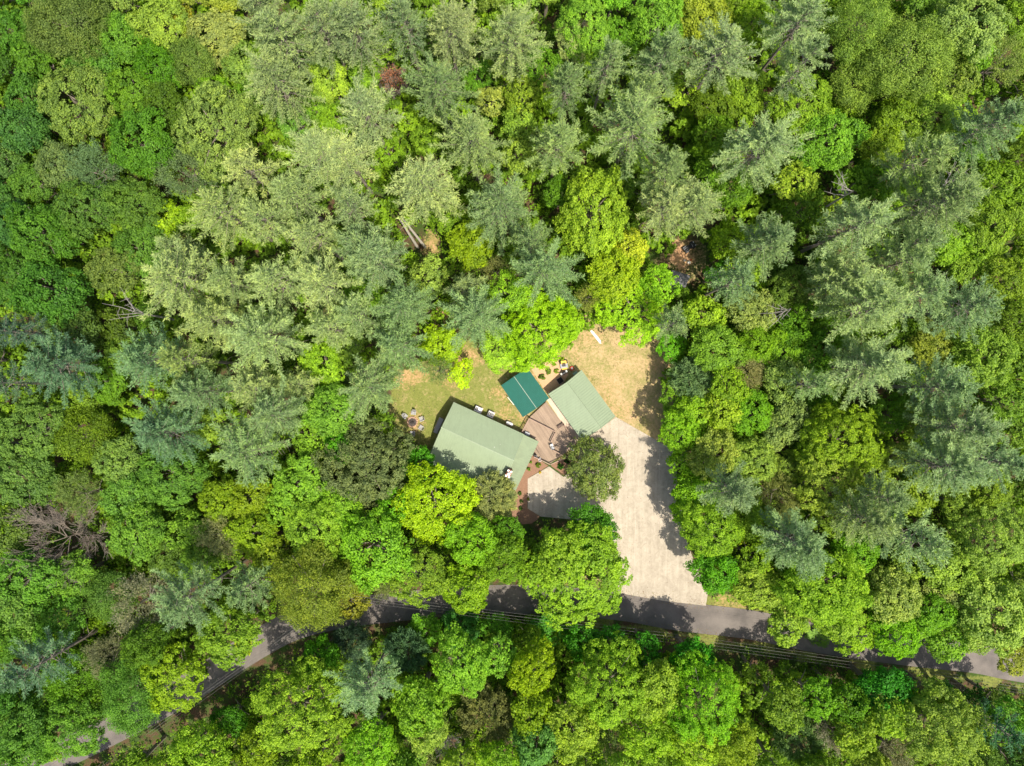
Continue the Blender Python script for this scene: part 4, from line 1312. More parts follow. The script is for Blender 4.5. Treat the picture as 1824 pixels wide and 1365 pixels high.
# kind, pixel x, y of the crown's middle, crown radius in pixels (two centred below the frame are added to shade the road), its colour in the photograph
TREES = [l.split() for l in '''
O 107 30 70 130,140,62|D 13 50 42 78,140,40|D 207 58 42 98,160,48|D 278 33 48 132,180,66|D 252 52 22 168,188,122|D 328 37 26 152,162,44|D 385 60 50 150,172,88|O 338 107 42 132,148,58
D 278 117 46 76,138,26|D 228 160 46 95,152,38|D 150 92 50 86,148,48|D 45 88 40 90,150,42|D 128 175 68 112,156,68|D 33 162 42 78,138,46|D 247 255 60 80,142,36|D 380 225 80 132,166,78|D 375 155 30 110,175,34
P 500 62 60 136,155,102|P 490 142 62 136,154,100|P 470 18 55 138,155,104|P 575 45 60 134,152,104|D 582 140 38 140,192,62|D 520 215 32 108,172,62|B 165 300 48 106,136,90|D 93 290 42 102,142,78|B 330 310 50 112,136,88
D 50 322 40 86,142,48|D 20 220 46 72,130,56|D 147 370 55 86,138,52|D 228 362 50 88,138,48|D 288 390 36 142,186,28|D 330 388 28 120,176,40|D 65 415 58 78,138,38|D 12 400 42 66,124,56|D 243 440 50 86,142,48
P 440 300 54 160,174,106|P 400 378 64 150,168,102|P 310 440 40 138,158,102|P 520 345 52 140,160,102|P 570 270 66 150,168,110|P 470 390 54 146,165,104|P 552 418 52 148,166,106
P 630 45 55 134,152,104|P 720 35 52 118,140,96|P 800 45 64 146,160,106|P 910 60 62 146,164,106|P 777 145 66 122,146,92|P 650 195 60 146,164,110|D 687 80 32 136,192,54|D 645 130 30 122,182,50|R 700 140 27 160,96,72
D 1040 40 55 122,186,58|D 1172 27 52 112,176,52|D 1018 67 34 152,178,104|P 1010 150 48 122,146,92|P 1085 107 46 132,155,102|P 1185 95 52 126,150,100|P 1130 225 82 132,155,97|P 1150 165 52 134,156,98
P 840 240 62 140,160,100|P 995 250 54 140,163,100|P 748 320 74 155,171,110|P 893 365 68 122,146,96|P 945 430 50 122,146,92|D 920 270 32 136,184,68|D 757 248 28 136,182,50|D 727 214 22 140,186,44|D 875 170 27 150,174,78|D 930 160 34 126,172,48
D 1055 375 74 140,192,52|D 1122 440 32 178,202,54|P 622 365 50 132,152,102|P 640 440 55 126,150,100|P 612 275 58 158,173,114|P 1190 300 46 132,154,98|P 1186 366 58 150,165,106|D 833 425 38 136,174,30
D 1255 22 48 150,176,54|D 1345 32 40 120,176,38|P 1285 90 72 140,160,110|P 1425 40 64 140,163,110|P 1435 108 48 140,162,110|O 1545 40 64 150,168,62|O 1625 100 78 150,164,62|O 1530 145 45 154,168,62|D 1735 35 64 140,176,88
B 1790 105 42 140,160,78|D 1745 90 32 112,176,42|D 1818 32 32 118,172,44|D 1425 185 58 122,176,44|D 1480 245 58 106,172,46|D 1665 215 55 140,182,62|D 1600 215 44 122,162,38|D 1570 252 42 115,162,38|D 1420 325 38 150,186,54
P 1360 260 74 140,163,110|P 1238 362 54 146,164,106|P 1780 215 62 122,150,102|P 1645 280 58 136,159,97|P 1680 360 70 128,150,96|P 1535 400 74 140,163,110|P 1375 430 54 126,150,100|P 1630 435 50 132,156,104
D 1430 370 42 86,138,28|D 1470 365 26 130,176,42|D 1790 330 50 106,158,34|D 1780 395 52 116,166,46|D 1697 430 44 120,180,44|D 1305 425 36 126,180,32|D 90 515 64 72,134,42|D 25 500 46 72,128,42|D 200 480 48 102,140,62
P 315 495 74 150,168,106|D 255 565 28 78,130,32|D 130 590 48 78,120,46|P 20 590 42 78,106,86|P 90 650 64 96,130,96|P 8 682 36 82,110,82|D 187 680 40 96,156,38|D 140 710 34 112,162,42|D 210 625 30 106,158,52
P 255 640 58 112,145,100|P 318 640 48 140,160,92|P 370 565 60 155,172,106|P 460 600 70 146,168,110|P 340 698 50 122,150,102|P 445 688 56 146,164,102|P 520 685 40 146,164,102|P 485 495 58 150,170,110|P 570 500 57 158,175,114|P 580 582 46 150,170,110|P 405 500 46 146,166,106
P 483 740 62 132,157,106|P 435 805 74 126,154,98|P 283 772 64 102,136,97|D 568 645 42 146,196,48|D 585 730 48 112,176,58|D 548 775 34 118,178,48|D 352 755 38 126,176,58|D 50 770 60 97,148,62|D 33 850 56 92,143,62
O 145 775 50 126,143,30|D 205 820 45 112,162,72|D 300 850 60 92,152,52|D 228 887 46 97,158,58|B 140 882 42 112,134,68|D 532 865 52 116,180,52|D 443 892 42 132,166,28|F 650 828 86 100,114,70|P 1312 500 50 122,150,102|D 1345 555 44 146,173,87
P 1510 497 64 150,170,110|P 1560 542 72 146,168,110|P 1650 520 60 140,166,114|P 1735 545 62 126,154,106|P 1615 465 50 140,164,106|D 1722 475 30 126,180,58|D 1795 500 46 112,158,38|D 1257 560 38 130,184,42|D 1280 620 46 112,170,48|D 1395 625 44 106,166,34
B 1330 663 34 158,156,100|D 1395 672 38 140,176,82|P 1565 650 74 140,163,110|P 1450 685 38 126,154,97|P 1690 690 58 126,154,106|D 1665 612 42 140,163,58|D 1755 635 60 130,172,58|D 1812 575 46 97,143,34|D 1803 715 46 102,157,42
P 1725 765 72 130,154,106|P 1700 835 68 132,158,110|P 1790 825 55 122,150,106|D 1515 790 76 140,180,40|D 1480 860 62 150,182,62|D 1608 815 30 140,172,72|D 1410 757 42 136,168,87|D 1338 735 42 102,170,30|D 1287 733 36 146,184,44
D 1234 735 42 126,188,34|E 1232 675 36 102,130,84|D 1275 810 46 150,177,72|D 1345 822 44 140,177,67|D 1240 875 42 112,178,26|P 1310 880 48 132,155,110|B 1390 885 42 140,148,78|P 1580 888 50 126,150,97|D 1765 870 46 116,162,42|D 1408 835 30 136,172,62
K 105 962 74 110,95,95|D 235 950 54 102,162,52|D 325 945 38 116,176,52|B 390 955 42 146,150,98|D 448 950 46 130,170,30|D 555 940 60 126,184,52|D 123 1030 42 102,162,52|D 40 1035 60 92,157,48|D 100 1110 50 87,152,42|D 17 1095 50 97,152,57
O 188 1070 45 116,143,52|B 255 1075 58 128,130,100|P 328 1070 64 126,154,106|P 432 1052 42 122,150,97|B 185 1170 40 124,128,94|O 560 1050 80 146,150,46|P 43 1200 58 97,130,97|O 130 1205 48 112,148,26|O 75 1255 46 106,143,26|O 147 1258 40 108,146,26
O 230 1242 66 106,152,48|D 303 1211 60 126,178,34|D 404 1136 56 116,170,48|D 435 1153 16 174,196,36|D 118 1300 60 97,160,48|D 20 1310 48 87,148,52|D 30 1352 42 92,156,48|D 530 1270 86 130,184,48|D 345 1352 54 126,184,44|D 292 1388 42 118,172,44|D 205 1402 44 112,168,44|D 408 1285 30 74,146,28|D 455 1338 38 122,158,26|D 570 1170 32 87,164,30
D 775 900 74 146,200,22|D 665 975 70 112,180,40|D 838 965 48 116,184,32|D 745 1030 55 126,166,44|D 830 1052 45 122,178,32|D 895 1000 45 102,157,32|D 905 945 30 90,155,30|B 687 1040 26 130,143,78|E 878 885 42 138,146,90|D 1020 1020 97 122,180,38|D 1000 1000 50 142,186,48|D 1055 945 42 76,148,30
P 655 1225 62 126,157,110|E 722 1160 36 74,106,72|E 625 1145 32 72,97,72|D 757 1125 32 97,170,28|D 820 1112 38 56,130,34|D 885 1115 30 87,160,30|D 818 1190 58 116,182,48|D 885 1175 36 116,184,54|D 745 1265 52 116,178,44|D 755 1312 42 136,184,72|E 865 1280 52 106,112,64
D 950 1200 46 132,180,24|D 948 1275 40 112,160,24|D 945 1150 32 102,152,26|D 980 1122 34 78,160,34|D 1090 1225 78 126,184,44|D 1172 1235 52 130,180,52|D 1195 1200 26 158,190,40|D 1018 1310 52 136,184,54|D 955 1335 46 92,157,67|B 1092 1332 30 116,140,64|D 1160 1325 48 130,188,44
D 655 1335 50 112,182,34|X 790 1340 28 150,145,140|D 855 1332 30 130,188,34|B 745 1348 30 130,140,82|D 1090 1148 34 62,146,30|D 1040 1145 32 70,150,30|D 1150 1160 32 62,146,28|D 1268 945 56 122,180,42|D 1314 960 19 165,196,30|D 1275 1022 40 87,164,26|D 1355 1045 46 150,186,62
P 1430 975 66 126,154,106|P 1555 930 52 140,160,102|P 1640 965 60 136,163,110|D 1470 1050 78 126,184,44|D 1525 980 40 106,174,34|D 1500 1095 46 130,184,52|D 1400 1112 38 126,178,52|B 1568 1035 30 136,150,78|D 1598 1065 50 150,180,82|D 1695 1010 50 140,180,62|D 1685 1055 36 155,180,92
D 1525 1130 38 126,184,34|D 1600 1132 44 112,184,28|D 1690 1142 36 112,174,48|D 1455 1128 20 110,170,60|D 1785 960 74 130,180,72|D 1770 1100 68 146,184,77|D 1665 1097 42 102,170,34|D 1808 1170 32 150,170,62|D 1257 1255 76 116,188,34|D 1234 1178 36 64,158,24|D 1348 1200 24 116,166,42
D 1398 1265 40 122,162,48|D 1418 1218 24 126,178,42|D 1460 1250 38 102,170,34|E 1428 1325 46 98,128,74|D 1310 1335 48 122,166,38|D 1245 1330 50 150,192,44|B 1490 1310 36 152,150,128|D 1535 1315 40 126,174,48|D 1580 1240 48 58,146,34|D 1672 1240 32 62,132,38|D 1683 1305 76 130,176,67|D 1598 1287 38 130,184,52
B 1597 1345 32 130,130,98|P 1782 1300 42 66,110,74|D 1812 1290 38 97,168,48|D 1742 1250 24 62,124,38|D 1782 1250 28 97,142,48|P 665 455 60 132,155,106|P 720 545 60 122,150,97|P 830 510 38 132,150,97|P 850 565 62 126,154,102|P 630 560 50 140,163,106|P 705 615 58 122,150,97|P 655 690 64 136,159,102
D 645 520 38 122,184,54|D 760 495 38 150,186,78|D 840 437 38 136,172,26|P 970 480 68 126,154,102|D 955 585 72 136,200,22|D 910 520 38 126,190,44|D 900 625 44 140,200,52|D 1005 575 38 132,196,30|D 1095 490 50 150,186,34|B 1048 530 25 150,158,74|D 1125 550 66 136,200,28|D 1175 505 36 126,194,38
D 787 614 36 136,190,24|D 820 665 24 168,208,20|B 780 660 24 116,140,78|B 884 483 28 126,130,74|P 1200 575 34 126,150,97|D 1197 618 28 97,178,24|D 745 827 32 74,154,20|F 1060 838 55 106,122,62|D 1205 710 34 110,170,34|D 1212 770 40 120,186,34|D 1222 820 34 112,176,28|D 1235 912 40 116,182,26
D 1330 470 38 120,172,40|D 1282 488 26 84,160,28|D 1300 685 38 118,172,34|D 1360 610 40 112,172,30|D 1420 590 36 90,152,30|D 1450 560 34 96,156,34|D 1500 590 34 90,150,30|D 1640 600 34 104,156,36|D 1465 740 36 98,158,36|D 1345 930 40 118,172,40|D 600 800 30 84,164,30|D 620 610 30 130,170,60
D 505 905 34 120,182,50|D 600 910 46 122,186,48|D 560 1000 44 124,180,46|D 705 905 36 96,172,26|D 480 990 38 128,160,34|D 620 1075 36 138,150,44|D 350 1000 34 96,150,44|D 1100 330 36 96,150,40|D 1270 300 34 100,160,34
D 1330 155 40 126,178,48|D 1220 40 34 130,180,54|D 1110 60 34 100,166,40|D 960 110 36 96,158,34|D 850 130 30 92,156,36|D 600 215 32 120,180,40|D 560 190 30 112,172,46|D 430 110 36 126,166,70|D 440 180 30 98,158,40|D 690 270 30 118,176,38|D 540 470 28 96,156,34
D 790 385 30 110,164,36|D 1000 340 30 90,150,34|D 1310 340 34 96,154,34|D 1520 330 34 98,156,30|D 1560 320 36 92,150,30|D 1600 330 30 110,166,36|D 1740 260 34 96,156,36|D 1750 430 36 120,176,46|D 1590 590 30 100,150,36|D 1480 470 30 96,150,36|D 1640 740 36 120,164,48|D 1620 690 30 104,154,38
D 1590 740 36 96,156,34|D 1560 850 36 120,166,46|D 1640 880 38 116,160,42|D 1480 920 38 112,160,42|D 1720 900 40 120,168,56|D 1620 1010 36 122,170,50|D 1740 1040 38 130,176,64|D 1350 1000 34 116,170,36|D 1420 1050 36 104,168,34|D 1545 1060 32 118,176,44|D 1640 1112 32 108,172,40|D 1740 1130 34 138,178,66'''.replace('\n', '|').split('|') if l.strip()]

KIND = {'D': ('broadleaf_tree', 'broadleaf tree', 'broadleaf trees of the wood'), 'O': ('catkin_tree', 'fuzzy spring tree', 'fuzzy olive trees of the wood'), 'P': ('pine_tree', 'pine', 'pines of the wood'),
        'E': ('evergreen_tree', 'dense evergreen', 'dense evergreens'), 'F': ('evergreen_tree', 'dense evergreen', 'dense evergreens'), 'B': ('budding_tree', 'twiggy half-leafed tree', 'half-leafed trees'), 'R': ('dead_tree', 'dead tree', 'dead trees'),
        'K': ('bare_tree', 'bare tree', 'bare trees'), 'X': ('bare_tree', 'bare tree', 'bare trees')}
OWN = {(1060, 838): 'round dark green tree standing on the driveway beside the garage', (650, 828): 'huge dark rounded evergreen left of the house and below the fire pit',
       (775, 900): 'vivid lime green tree against the front of the house roof', (878, 885): 'pale olive feathery evergreen touching the house roof below the chimney',
       (1020, 1020): 'huge round green tree between driveway and road', (1000, 1000): 'yellowish crown rising out of the huge round tree by the road',
       (955, 585): 'large vivid lime tree above the teal roof', (1125, 550): 'large vivid lime tree above the lawn and the white boards', (820, 665): 'small bright yellow green tree on the lawn edge left of the teal roof',
       (1055, 375): 'large bright green domed tree standing alone among the pines', (1122, 440): 'pale yellow tree at the foot of the large domed tree',
       (105, 962): 'wide bare grey tree without leaves at the far left', (700, 140): 'small rusty red dead tree among the pines', (865, 1280): 'brownish olive dense evergreen at the bottom below the road',
       (560, 1050): 'big golden olive tree over the bend of the road', (1515, 790): 'large yellow green domed tree right of the driveway wood', (435, 1153): 'tiny yellow tree at the roadside on the left',
       (748, 320): 'broad pale pine with a long bare pale trunk below it', (1130, 225): 'very broad grey green pine, the widest near the top centre'}

def cword(kind, c):
    r, g, b = c
    if kind == 'P': return 'pale grey green' if r >= 143 else ('grey green' if r >= 120 else 'dark bluish green')
    if kind == 'E': return 'dark green' if r < 110 else 'pale olive'
    if kind == 'B': return 'greenish grey' if g - r > 12 else 'grey brown'
    if kind == 'O': return 'golden olive' if r > 140 else 'olive green'
    if r < 92: return 'dark green'
    if g - r < 30 and b > 70: return 'pale green'
    if r >= 143: return 'yellow green'
    if b >= 60: return 'soft green'
    if g >= 178: return 'bright green'
    if r >= 120: return 'fresh green'
    return 'mid green'
ROWS = ((170, 'at the top edge'), (340, 'in the upper part'), (520, 'above the middle'), (700, 'level with the roofs'), (870, 'level with the house front'), (1050, 'level with the lower driveway'), (1200, 'level with the road'), (9999, 'at the bottom edge'))
COLS = ((200, 'far left'), (400, 'left side'), (620, 'left of centre'), (900, 'centre left'), (1180, 'centre right'), (1400, 'right of centre'), (1620, 'right side'), (9999, 'far right'))
def zone(x, y):
    return next(w for l, w in COLS if x < l) + ' ' + next(w for l, w in ROWS if y < l)
ORD = ['first', 'second', 'third', 'fourth', 'fifth', 'sixth', 'seventh', 'eighth', 'ninth'] + [f'number {k}' for k in range(10, 40)]

FOLIAGE_GAIN = {'D': (1.38, .97, .94), 'O': (.98, .98, 1.05), 'P': (1.22, 1.16, 1.02), 'E': (1.25, 1.2, 1.0), 'F': (1.5, 1.42, 1.2), 'B': (1.1, 1.05, .95)}
def leaf_colour(kind, c):
    g = list(FOLIAGE_GAIN[kind])
    if kind in 'DO' and c[0] > .74 * c[1]: g[0] *= .84
    return tuple(min(.8, max(.008, x * q)) for x, q in zip(lin(c), g)) + (1,)

trng = random.Random(77)
entries = []
for t in TREES:
    kind, x, y, r = t[0], float(t[1]), float(t[2]), float(t[3])
    entries.append((kind, x, y, r, tuple(int(v) for v in t[4].split(','))))
# the photograph's smaller crowns that fill in between the large ones
OPEN_PX = [[(690, 700), (735, 655), (800, 628), (870, 615), (985, 650), (1050, 578), (1110, 612), (1170, 605), (1180, 700), (1185, 800), (1205, 900), (1240, 1010), (1340, 1085), (1400, 1110), (1400, 1150), (1100, 1112), (880, 1098),
            (690, 1105), (690, 1060), (880, 1045), (1105, 1050), (1085, 930), (960, 945), (900, 930), (800, 850), (760, 820), (700, 770)],
           [(1150, 480), (1180, 450), (1240, 420), (1268, 440), (1262, 480), (1230, 515), (1195, 520)],
           [(1340, 1085), (1830, 1165), (1840, 1245), (1400, 1185), (1040, 1125)], [(690, 1060), (690, 1105), (560, 1165), (418, 1262), (225, 1372), (70, 1372), (200, 1298), (290, 1262), (380, 1190), (500, 1095)],
           [(725, 430), (760, 400), (800, 440), (770, 465)]]
grng = random.Random(4)
spots = [(xx + grng.uniform(-6, 6), yy + grng.uniform(-6, 6)) for yy in range(-24, 1392, 15) for xx in range(-24, 1852, 15)]
grng.shuffle(spots)
sx_, sy_ = np.array([q[0] for q in spots]), np.array([q[1] for q in spots])
clear_d = np.full(len(spots), 1e9)          # distance of each spot from the open ground
for q in OPEN_PX:
    clear_d = np.minimum(clear_d, np.where(inside(q, sx_, sy_), 0, dist_poly(q, sx_, sy_)))
def cover_of(e):
    return np.hypot(sx_ - e[1], sy_ - e[2]) - e[3]
near_e = np.min([cover_of(e) for e in entries], axis=0)
dl = [e for e in entries if e[0] == 'D']
for i, (x, y) in enumerate(spots):
    r = grng.uniform(31, 42)
    if near_e[i] < 17 or clear_d[i] < r * .92: continue
    near = sorted((math.hypot(x - e[1], y - e[2]), e[4]) for e in dl)[:3]
    k = grng.uniform(.82, 1.06)
    c = tuple(int(min(210, k * sum(q[1][j] for q in near) / len(near) + grng.uniform(-6, 6))) for j in range(3))
    entries.append(('D', round(x), round(y), r, c))
    near_e = np.minimum(near_e, cover_of(entries[-1]))
near_k = np.min([np.hypot(sx_ - e[1], sy_ - e[2]) - e[3] * (.72 if e[0] != 'K' else 1.0) for e in entries], axis=0)
thicket_spots = []
for i, (x, y) in enumerate(spots):
    if near_k[i] > 2 and clear_d[i] > 14 and not any(abs(x - q[0]) < 27 and math.hypot(x - q[0], y - q[1]) < 27 for q in thicket_spots):
        thicket_spots.append((x, y))
# labels that single out each one
groups = {}
for i, (kind, x, y, r, c) in enumerate(entries):
    size = 'small ' if r < 31 else ('large ' if r >= 64 else '')
    groups.setdefault((kind, size, cword(kind, c), zone(x, y)), []).append(i)
labels = {}
print('NTREES', len(entries), 'GROUPS', sorted((len(v) for v in groups.values()), reverse=True)[:25])
for (kind, size, cw, z), ids in groups.items():
    ids.sort(key=lambda i: entries[i][1])
    for k, i in enumerate(ids):
        e = entries[i]
        base = f'{size}{cw} {KIND[kind][1]} {z}'
        if len(ids) == 2: base += (', left one of two', ', right one of two')[k]
        elif len(ids) > 2: base += (', leftmost' if k == 0 else ', rightmost' if k == len(ids) - 1 else f', {ORD[k]} from left')
        labels[i] = OWN.get((int(e[1]), int(e[2])), base)

used_n = {}
def pick(kind, rm):
    opts = BANK[kind]
    cls, var = min(opts, key=lambda o: abs(math.log(rm / o[0][0])))
    k = used_n.get((kind, cls), 0); used_n[(kind, cls)] = k + 1
    return cls, var[k % len(var)]

HFIX = {(530, 1270): 22.0, (345, 1352): 19.0, (292, 1388): 18.0, (205, 1402): 18.0, (1205, 710): 7.0, (1197, 618): 6.5, (1234, 735): 10.0, (1060, 838): 8.5, (650, 828): 13.5, (878, 885): 8.5, (1020, 1020): 14.5, (1000, 1000): 15.6, (775, 900): 13.5, (745, 827): 8.0, (820, 665): 5.0, (787, 614): 8.0, (955, 585): 12.0, (900, 625): 8.5,
        (1125, 550): 11.5, (1005, 575): 9, (1055, 375): 17}
for i, (kind, x, y, r, c) in enumerate(entries):
    name, cat, grp = KIND[kind]
    if kind in 'RKX':
        h = {'R': 11.0, 'K': 12.0, 'X': 14.0}[kind]
        zc = h * .8
        rm = r * MPP * (CAM_H - zc) / CAM_H
        bx, by, _ = P(x, y, zc)
        gz = float(height(bx, by))
        tp, br = branchy(rm * 1.15, h, 40 + i, 5 if kind in 'KR' else 4, {'R': 'bark', 'K': 'greytwig', 'X': 'deadwood'}[kind], rad=.15)
        o = empty(name, (bx, by, gz))
        tr = link('trunk', tp, o); bo = link('branches', br, o)
        if kind == 'R':
            rg = np.random.default_rng(3)
            d = unit(rg.normal(size=(850, 3))); d[:, 2] = np.abs(d[:, 2]) * .9
            pos = d * (rm * rg.uniform(.35, 1, 850) ** .9)[:, None] + np.array([0, 0, h - rm * 1.0])
            v, f = leaves(pos, unit(rg.normal(size=(850, 3)) + np.array([0, 0, .6])), rg.uniform(.16, .3, 850), rg.uniform(.08, .15, 850), rg)
            cr = link('crown', mesh_np('crown', v, f, M['leaf'], rg.random(850)), o)
            cr.color = (0.52, 0.22, 0.135, 1)
        tag(o, labels[i], cat, grp)
        continue
    # height from the kind and the spread of the crown
    if kind == 'P':
        h0 = 21.5 + 0.09 * r + trng.uniform(-2, 2)
        if r < 45: h0 -= 4
    elif kind in 'DO':
        h0 = 6.0 + 0.165 * r + trng.uniform(-1.2, 1.2)
        if r < 26: h0 -= 2
    elif kind in 'EF': h0 = 7 + .08 * r
    else: h0 = 8 + .1 * r
    if kind == 'D' and y > 1150 and r >= 34: h0 += 4.5 if r < 60 else 1.0
    h0 = HFIX.get((int(x), int(y)), h0)
    for _ in range(14):        # no trunk stands on the road, the drive or in a building: such a crown must be lower
        zc = h0 * .82 if kind == 'P' else h0 - .6 * r * MPP
        bx, by, _z = P(x, y, zc)
        if float(dist_poly(ROAD, bx, by, False)) > 3.6 and not bool(inside(DRIVE, bx, by)) or (x, y) == (1060, 838): break
        h0 *= .88
    rm = r * MPP * (CAM_H - zc) / CAM_H * (1.06 if kind == 'P' else 1.0)
    cls, (crown_me, trunk_me) = pick(kind, rm)
    bx, by, _ = P(x, y, zc)
    gz = float(height(bx, by))
    o = empty(name, (bx, by, gz), trng.uniform(0, 6.28))
    s = rm / cls[0]
    sq = trng.uniform(.90, 1.12) if kind != 'P' else 1.0
    o.scale = (s * sq, s / sq, h0 / cls[1])
    cr = link('crown', crown_me, o)
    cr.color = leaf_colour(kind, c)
    link('trunk', trunk_me, o)
    tag(o, labels[i], cat, grp)

# two fallen or broken grey snags seen among the crowns
def snag(px, py, z, ang, l, label, seed, n=9):
    rng = random.Random(seed)
    bx, by, _ = P(px, py, z)
    o = empty('dead_snag', (bx, by, float(height(bx, by))))
    tag(o, label, 'dead tree', 'grey snags')
    d = Vector((math.cos(ang), math.sin(ang), .18)).normalized()
    link('trunk', tubes_np([([(0, 0, -.2), (.12, 0, z * .5), (0, 0, z)], [.22, .17, .11])], 7).mesh('trunk', M['deadwood']), o)
    for k in range(n):
        t = rng.uniform(.1, 1)
        a = ang + rng.uniform(-.75, .75)
        ln = l * rng.uniform(.55, 1.1)
        e = Vector((math.cos(a), math.sin(a), rng.uniform(.05, .45))).normalized()
        p0_ = Vector((0, 0, z * (.75 + .25 * t)))
        pm_ = p0_ + e * ln * .5 + Vector((rng.uniform(-.2, .2), rng.uniform(-.2, .2), .15))
        p1_ = p0_ + e * ln
        link('branch', tubes_np([([tuple(p0_), tuple(pm_), tuple(p1_)], [.06, .045, .018]), ([tuple(pm_), tuple(pm_ + Vector((-e.y, e.x, .2)) * ln * .28)], [.04, .012]),
                                 ([tuple(pm_.lerp(p1_, .4)), tuple(pm_.lerp(p1_, .4) + Vector((e.y, -e.x, .3)) * ln * .22)], [.03, .01])], 5).mesh('branch', M['deadwood']), o)
snag(238, 556, 17, R_(160), 5.8, 'fallen looking grey snag with parallel bare limbs at the left', 1, 7)
snag(1520, 340, 19, R_(140), 4.6, 'bare forked grey snag sticking up above a pine, right side', 2, 7)
snag(1690, 330, 20, R_(40), 5.0, 'bare grey snag with upswept limbs near the right edge', 3, 6)
snag(1410, 550, 15, R_(190), 4.2, 'grey snag with short bare limbs beside dark pines right of the clearing', 5, 6)

# two long bare pale trunks leaning out of the pines towards the clay patch
for (a, b, lab) in (((757, 440), (716, 388), 'longer pale bare trunk leaning above the bare clay patch'), ((744, 441), (713, 392), 'shorter pale bare trunk beside the longer leaning one')):
    A = Vector(P(*a)); B = Vector(P(*b, 13.0))
    o = empty('leaning_trunk', tuple(A)); tag(o, lab, 'dead tree', 'leaning pale trunks')
    link('trunk', tubes_np([([(0, 0, -.2), tuple((B - A) * .5), tuple(B - A)], [.26, .21, .14])], 8).mesh('trunk', M['palewood']), o)
    for k in range(5):
        p = (B - A) * (.5 + .1 * k); e = Vector((trng.uniform(-1, 1), trng.uniform(-1, 1), .2))
        link('branch', tubes_np([([tuple(p), tuple(p + e * 1.2)], [.04, .01])], 5).mesh('branch', M['deadwood']), o)

# ------------------------------------------------------------------ garden shrubs
def shrub_mesh(R, seed, L=.16):
    v, f, t = broad_crown(R, R * 1.5, seed, L=L, W=L * .7, cr=.25, dens=5.5, per=30, flat=.8)
    return mesh_np('foliage', v, f, M['leaf'], t)
SH = [shrub_mesh(.48, s) for s in (1, 2, 3)]
STEM = tubes_np([([(0, 0, 0), (.02, 0, .3), (0, 0, .55)], [.04, .03, .01]), ([(0, 0, .15), (.15, .1, .45)], [.025, .008]), ([(0, 0, .12), (-.12, .12, .4)], [.025, .008])], 5).mesh('stem', M['bark'])
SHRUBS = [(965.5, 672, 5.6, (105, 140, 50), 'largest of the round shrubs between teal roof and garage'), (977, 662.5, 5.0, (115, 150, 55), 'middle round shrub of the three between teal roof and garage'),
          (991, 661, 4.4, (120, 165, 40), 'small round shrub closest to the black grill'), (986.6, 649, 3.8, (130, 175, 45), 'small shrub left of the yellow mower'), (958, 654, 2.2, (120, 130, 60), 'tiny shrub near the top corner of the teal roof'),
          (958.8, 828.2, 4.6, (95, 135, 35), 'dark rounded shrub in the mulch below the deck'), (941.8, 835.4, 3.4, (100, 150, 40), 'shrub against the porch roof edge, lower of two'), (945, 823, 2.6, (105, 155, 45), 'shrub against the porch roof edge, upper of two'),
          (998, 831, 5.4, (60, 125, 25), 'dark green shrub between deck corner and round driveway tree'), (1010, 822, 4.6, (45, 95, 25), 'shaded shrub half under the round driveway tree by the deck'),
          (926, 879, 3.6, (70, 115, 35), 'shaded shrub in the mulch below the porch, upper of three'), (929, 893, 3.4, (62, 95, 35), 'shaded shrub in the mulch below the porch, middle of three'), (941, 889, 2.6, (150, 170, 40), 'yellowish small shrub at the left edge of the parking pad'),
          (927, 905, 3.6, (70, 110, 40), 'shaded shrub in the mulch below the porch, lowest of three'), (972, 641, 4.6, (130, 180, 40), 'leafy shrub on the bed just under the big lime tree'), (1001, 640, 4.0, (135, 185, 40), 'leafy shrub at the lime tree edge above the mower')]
for k, (px, py, r, c, lab) in enumerate(SHRUBS):
    o = empty('shrub', P(px, py, 0), trng.uniform(0, 6))
    s = r * MPP / .48
    o.scale = (s, s, s)
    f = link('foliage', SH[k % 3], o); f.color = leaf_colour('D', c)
    link('stem', STEM, o)
    tag(o, lab, 'shrub', 'garden shrubs')
# flowers in the yellow pot
f = link('flowers', SH[0], fp, (0, 0, .1)); f.scale = (.5, .5, .5); f.color = (.75, .62, .02, 1)

